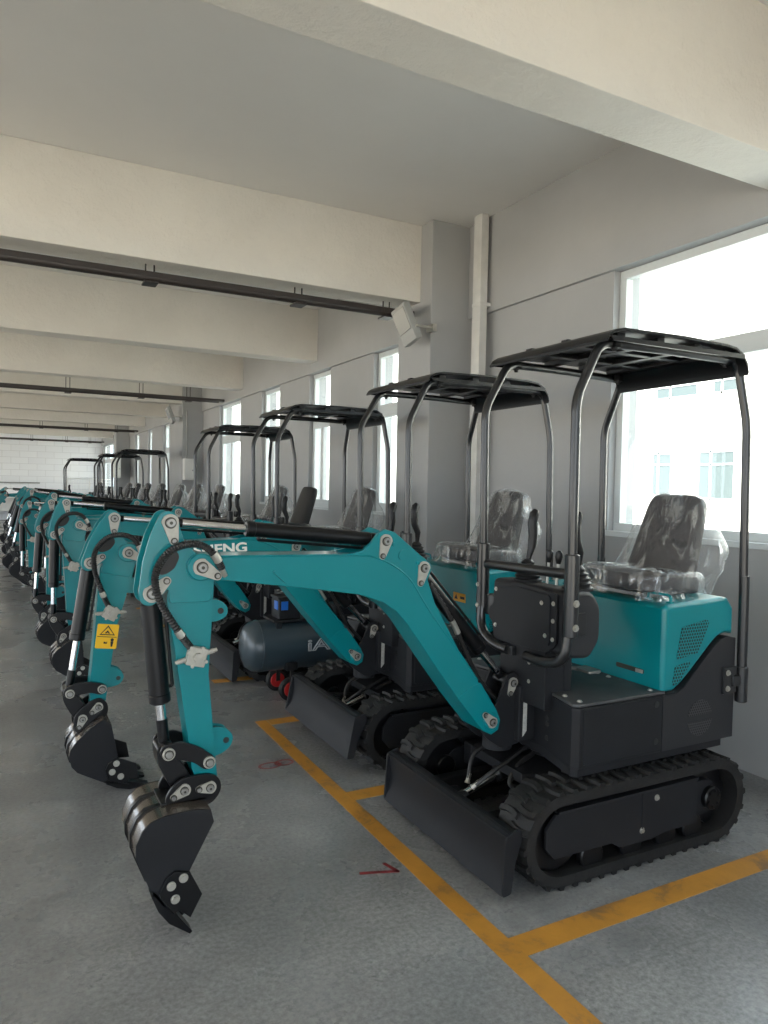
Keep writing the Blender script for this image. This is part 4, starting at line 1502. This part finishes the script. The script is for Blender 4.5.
# beams across the hall
for y in (-4.1, -0.95, 2.18, 5.37, 8.55, 11.75, 14.6, 17.8, 21.0, 24.2, 27.4):
    mb = MB()
    x1 = XW - 0.001
    mb.box((XL, y, 3.09), (x1, y + 0.27, ZC), 0.008)
    tag(obj('ceiling_beam', mb, BEAM, None, (0, y + 0.13, 3.4)), 'off white concrete ceiling beam', 'beam', 'ceiling beams', 'structure')
cols = [(-4.2, -3.64), (5.19, 5.75), (14.55, 15.1), (23.9, 24.45)]
for (a, b) in cols:
    mb = MB()
    mb.box((3.16, a, 0), (XW + 0.05, b, ZC), 0.012)
    tag(obj('column', mb, WALL, None, (3.36, (a + b) / 2, 0)), 'square painted concrete column on the window wall', 'column', 'columns', 'structure')

# right wall with window openings
wins = [(-3.2, -0.6), (1.15, 3.55), (5.95, 7.03), (8.2, 8.88), (10.03, 10.85), (11.98, 13.32), (17.85, 18.6), (20.15, 20.75), (22.2, 22.95), (25.4, 26.6), (27.3, 30.6)]
Z0, Z1 = 1.24, 2.96
mb = MB()
mb.box((XW, YF, 0), (XW + 0.24, YB, Z0))
mb.box((XW - 0.035, YF, Z1), (XW + 0.24, YB, ZC))
yy = YF
for (a, b) in wins + [(YB, YB)]:
    if a > yy:
        mb.box((XW, yy, Z0), (XW + 0.24, a, Z1))
    yy = b
tag(obj('wall_right', mb, WALL), 'grey white wall with windows along the excavators', 'wall', kind='structure')
for i, (a, b) in enumerate(wins):
    mb = MB()
    xo = XW + 0.055
    t = 0.055
    zt = 2.33
    for (p, q) in (((a, Z0), (b, Z0 + t)), ((a, Z1 - t), (b, Z1)), ((a, Z0 + t), (a + t, Z1 - t)), ((b - t, Z0 + t), (b, Z1 - t)), ((a + t, zt - 0.045), (b - t, zt + 0.065))):
        mb.box((xo, p[0], p[1]), (xo + 0.06, q[0], q[1]), 0.004)
    w = obj('window_%d' % (i + 1), mb, PVC, None, (xo, (a + b) / 2, Z0))
    tag(w, 'white framed window in the right hand wall', 'window', 'windows', 'structure')
    mb = MB()
    mb.box((xo + 0.028, a + t, Z0 + t), (xo + 0.032, b - t, Z1 - t))
    obj('pane', mb, GLASS, w, (xo + 0.03, (a + b) / 2, 2.1))
    if i != 1:
        mb = MB()
        m_ = (a + b) / 2
        for (c, d) in ((a + t, m_), (m_, b - t)):
            for (p, q) in (((c, Z0 + t), (d, Z0 + t + 0.04)), ((c, zt - 0.075), (d, zt - 0.035)), ((c, Z0 + t + 0.04), (c + 0.04, zt - 0.075)), ((d - 0.04, Z0 + t + 0.04), (d, zt - 0.075))):
                mb.box((xo - 0.01, p[0], p[1]), (xo + 0.05, q[0], q[1]), 0.003)
        obj('sash', mb, PVC, w, (xo, m_, 1.7))
    mb = MB()
    mb.box((XW - 0.012, a - 0.02, Z0 - 0.03), (xo - 0.001, b + 0.02, Z0 + 0.004), 0.004)
    obj('sill', mb, PVC, w, (XW + 0.05, (a + b) / 2, Z0))
mb = MB()
mb.box((XL - 0.3, YB, 0), (XW + 0.25, YB + 0.2, ZC))
tag(obj('wall_back', mb, BLOCK), 'pale block wall at the far end of the hall', 'wall', kind='structure')
mb = MB()
mb.box((XL, YB - 0.05, 1.40), (1.3, YB, 1.45), 0.004)
tag(obj('trim_1', mb, STEEL), 'grey rail along the far block wall', 'trim', kind='structure')
# left side: piers between wide loading openings, header above
mb = MB()
mb.box((XL - 0.3, YF, 3.15), (XL, YB, ZC))
for y in [YF + 4.0 * k for k in range(10)]:
    mb.box((XL - 0.3, y, 0), (XL, y + 0.5, 3.15))
tag(obj('wall_left', mb, WALL), 'open side of the hall with piers between loading openings', 'wall', kind='structure')
mb = MB()
mb.box((XL, YF - 0.3, 0), (XL + 1.2, YF, ZC))
mb.box((XW - 1.5, YF - 0.3, 0), (XW + 0.2, YF, ZC))
mb.box((XL, YF - 0.3, 3.15), (XW, YF, ZC))
tag(obj('wall_front', mb, WALL), 'end wall with a wide loading door opening', 'wall', kind='structure')
# wall details: conduits under the beams, downpipe, floodlights, distribution boxes
for (y, x1, lab) in ((5.5, 3.15, 'thick dark conduit hung under the beam at the nearest column'), (12.9, 3.53, 'dark conduit under the beams above the wall box'), (22.0, 3.5, 'thin dark conduit high above the far column'), (29.0, 3.4, 'farthest dark conduit just above the pale block wall')):
    c = empty('conduit', (0, 0, 0), lab, 'pipe', 'conduits under the beams')
    mb = MB()
    mb.box((XL, y - 0.055, 2.985), (x1, y + 0.055, 3.03), 0.006)
    mb.cyl((XL, y - 0.02, 2.99), (x1 - 0.1, y - 0.02, 2.99), 0.032, n=14)
    obj('pipe', mb, PIPE, c, (0, y, 3.0))
    for x in (-4.0, -1.9, 0.95, 2.1, 2.9):
        mb = MB()
        for d in (-0.03, 0.03):
            mb.cyl((x + d, y + 0.0, 2.98), (x + d, y + 0.0, 3.09 if y < 6 else ZC), 0.006, n=8)
        mb.box((x - 0.05, y - 0.07, 2.945), (x + 0.05, y + 0.06, 2.96), 0.003)
        obj('hanger', mb, PIPE, c, (x, y, 3.05))
mb = MB()
mb.box((3.43, 4.87, 0), (3.50, 4.98, ZC), 0.004)
dp = obj('downpipe', mb, DUCT, None, (3.46, 5.0, 0))
tag(dp, 'white square downpipe beside the nearest column', 'pipe')
mb = MB()
for z in (0.8, 2.0, 3.0):
    mb.box((3.427, 4.866, z), (3.534, 4.984, z + 0.03), 0.004)
obj('clip', mb, DUCT, dp, (3.5, 5.0, 2))


def floodlight(loc, lab, tilt):
    f = empty('floodlight', loc, lab, 'floodlight', 'floodlights on the columns')
    q = Matrix.Rotation(tilt, 3, 'X') @ Matrix.Rotation(D(-18), 3, 'Y')
    m_ = MB()
    m_.box((-0.035, -0.105, -0.16), (0.035, 0.105, 0.16), 0.01, rot=q, at=(0, 0, 0))
    obj('lamp_housing', m_, LAMPM, f)
    m_ = MB()
    m_.box((-0.004, -0.095, -0.05), (0.004, 0.095, 0.145), 0.003, rot=q, at=q @ Vector((-0.036, 0, 0.035)))
    obj('lamp_glass', m_, mat('lamp glass', (0.22, 0.23, 0.22), 0.2), f)
    m_ = MB()
    m_.tube([(0.02, -0.125, -0.03), (0.02, -0.14, -0.03), (0.12, -0.14, -0.03), (0.2, -0.14, -0.03)], 0.01, 8)
    m_.box((0.16, -0.16, -0.06), (0.2, -0.05, 0.0), 0.004)
    obj('bracket', m_, ZINC, f)
    return f


floodlight((2.97, 5.265, 2.86), 'grey floodlight on the nearest column under the beam', D(-13))
floodlight((2.965, 14.75, 2.86), 'small floodlight on the far column above the white box', D(-13))
for (loc, sz, lab) in (((3.27, 14.46, 1.79), (0.2, 0.15, 0.42), 'white metal distribution box on the column behind the fourth canopy'), ((3.10, 23.3, 1.95), (0.2, 0.25, 0.6), 'small white distribution box behind the fifth canopy')):
    e = empty('distribution_box', (loc[0], loc[1], loc[2] - sz[2] / 2), lab, 'electric box')
    m_ = MB()
    m_.box((-sz[0] / 2, -sz[1] / 2, 0), (sz[0] / 2, (14.56 if loc[1] < 20 else 23.91) - loc[1], sz[2]), 0.003)
    obj('enclosure', m_, BOXM, e)
    m_ = MB()
    m_.box((-sz[0] / 2 + 0.015, -sz[1] / 2 - 0.008, 0.015), (sz[0] / 2 - 0.015, -sz[1] / 2, sz[2] - 0.015), 0.003)
    dr = obj('box_door', m_, BOXM, e)
    m_ = MB()
    m_.cyl((sz[0] * 0.3, -sz[1] / 2 - 0.016, sz[2] * 0.45), (sz[0] * 0.3, -sz[1] / 2 - 0.008, sz[2] * 0.45), 0.014, n=12)
    obj('lock', m_, STEEL, dr)
    m_ = MB()
    m_.cyl((-0.03, (14.55 if loc[1] < 20 else 23.9) - loc[1] - 0.02, sz[2]), (-0.03, (14.55 if loc[1] < 20 else 23.9) - loc[1] - 0.02, 2.97 - loc[2] + sz[2] / 2), 0.012, n=10)
    obj('cable_conduit', m_, STEEL, e)

# low wire barrier and white bench at the far end
wb = empty('wire_barrier', (0, 0, 0), 'white wire mesh barrier in front of the far block wall', 'barrier')
mb = MB()
for x in (1.9, 2.6, 3.3):
    mb.cyl((x, 26.0, 0), (x, 26.0, 1.62), 0.02, n=10)
for z in (0.2, 0.9, 1.6):
    mb.cyl((1.9, 26.0, z), (3.3, 26.0, z), 0.014, n=8)
obj('barrier_frame', mb, WHITE, wb)
mb = MB()
for k in range(27):
    mb.cyl((1.95 + k * 0.05, 26.0, 0.2), (1.95 + k * 0.05, 26.0, 1.6), 0.005, n=5)
for k in range(13):
    mb.cyl((1.9, 26.0, 0.3 + k * 0.1), (3.3, 26.0, 0.3 + k * 0.1), 0.005, n=5)
obj('wire_mesh', mb, WHITE, wb)
bench = empty('workbench', (0, 0, 0), 'long white workbench against the far block wall', 'bench')
mb = MB()
mb.box((-3.0, 30.2, 0.86), (1.1, 30.95, 0.92), 0.01)
obj('bench_top', mb, WHITE, bench)
mb = MB()
mb.box((-2.9, 30.6, 0.35), (1.0, 30.9, 0.86), 0.01)
obj('back_board', mb, BOXM, bench)
for x, y in [(x, y) for x in (-2.9, -1.0, 1.0) for y in (30.28, 30.88)]:
    mb = MB()
    mb.box((x - 0.03, y - 0.03, 0), (x + 0.03, y + 0.03, 0.86), 0.004)
    obj('leg', mb, BOXM, bench, (x, y, 0))

# ------------------------------------------------------------------ outside
mb = MB()
mb.box((-60, -40, -0.25), (XL - 0.3, 70, -0.06))
mb.box((XL - 0.3, -40, -0.25), (XW + 0.25, YF - 0.3, -0.06))
tag(obj('ground_yard', mb, YARD), 'sunlit concrete yard on the open side', 'ground', kind='structure')
mb = MB()
mb.box((XW + 0.25, -40, -0.25), (60, 70, -0.06))
tag(obj('ground_lane', mb, PAVE), 'pale lane between the hall and the building opposite', 'ground', kind='structure')
nb = empty('neighbouring_building', (0, 0, 0), 'white rendered building seen through the windows', 'building')
mb = MB()
mb.box((14, -12, -0.06), (22, 50, 9.0))
obj('facade_wall', mb, FACADE, nb)
FW = mat('pale window glass', (0.095, 0.12, 0.13), 0.3)
for (y0, y1, z0, z1) in ((11.29, 12.4, 3.72, 4.12), (10.2, 10.82, 3.72, 4.12), (11.95, 12.46, 1.42, 2.48), (10.28, 11.14, 1.36, 2.48), (7.5, 8.6, 1.36, 2.48), (7.5, 8.6, 3.72, 4.7), (15, 16.1, 1.36, 2.48), (15, 16.1, 3.72, 4.7), (19, 20.1, 1.36, 2.48), (23, 24.1, 1.36, 2.48)):
    mb = MB()
    mb.box((13.99, y0, z0), (14.05, y1, z1))
    wf = obj('window', mb, FW, nb, (14, (y0 + y1) / 2, z0))
    mb = MB()
    m_ = y0 + (y1 - y0) * 0.62
    for (p, q) in (((y0, z0), (y1, z0 + 0.05)), ((y0, z1 - 0.05), (y1, z1)), ((m_, z0), (m_ + 0.05, z1)), ((y0, z0 + (z1 - z0) * 0.7), (y1, z0 + (z1 - z0) * 0.7 + 0.04))):
        mb.box((13.97, p[0], p[1]), (13.99, q[0], q[1]))
    obj('window_frame', mb, PVC, wf, (13.98, (y0 + y1) / 2, z0))

# ------------------------------------------------------------------ light
w = bpy.data.worlds.new('sky')
S.world = w
w.use_nodes = True
n = w.node_tree
bg = n.nodes['Background']
bg.inputs[0].default_value = (0.80, 0.90, 1.0, 1)
bg.inputs[1].default_value = 2.6
sun = bpy.data.lights.new('sun', 'SUN')
sun.energy = 11.0
sun.angle = D(1.0)
sun.color = (1.0, 0.9, 0.74)
so = bpy.data.objects.new('sun', sun)
COL.objects.link(so)
d = Vector((0.70, 0.18, -0.80)).normalized()
so.rotation_euler = d.to_track_quat('-Z', 'Y').to_euler()
so.location = (-10, 0, 12)

# ------------------------------------------------------------------ camera
cam = bpy.data.cameras.new('camera')
cam.sensor_fit = 'VERTICAL'
cam.sensor_height = 36.0
cam.lens = 36.0 * 720.774 / 1024.0
cam.clip_end = 200
co = bpy.data.objects.new('camera', cam)
COL.objects.link(co)
yaw, p, r = 0.487743804, -0.0335888118, 0.0195455518
f = Vector((math.sin(yaw) * math.cos(p), math.cos(yaw) * math.cos(p), math.sin(p)))
rt = Vector((math.cos(yaw), -math.sin(yaw), 0))
up = rt.cross(f)
rt2 = rt * math.cos(r) + up * math.sin(r)
up2 = up * math.cos(r) - rt * math.sin(r)
M = Matrix((rt2, up2, -f)).transposed().to_4x4()
M.translation = (0, 0, 1.5)
co.matrix_world = M
S.camera = co
S.view_settings.view_transform = 'Standard'
S.view_settings.look = 'None'
S.view_settings.exposure = 0.8
S.view_settings.gamma = 1.0
S.view_settings.use_curve_mapping = False
S.cycles.use_denoising = True
S.cycles.max_bounces = 10
S.cycles.diffuse_bounces = 6
S.cycles.transparent_max_bounces = 24
S.cycles.sample_clamp_indirect = 10
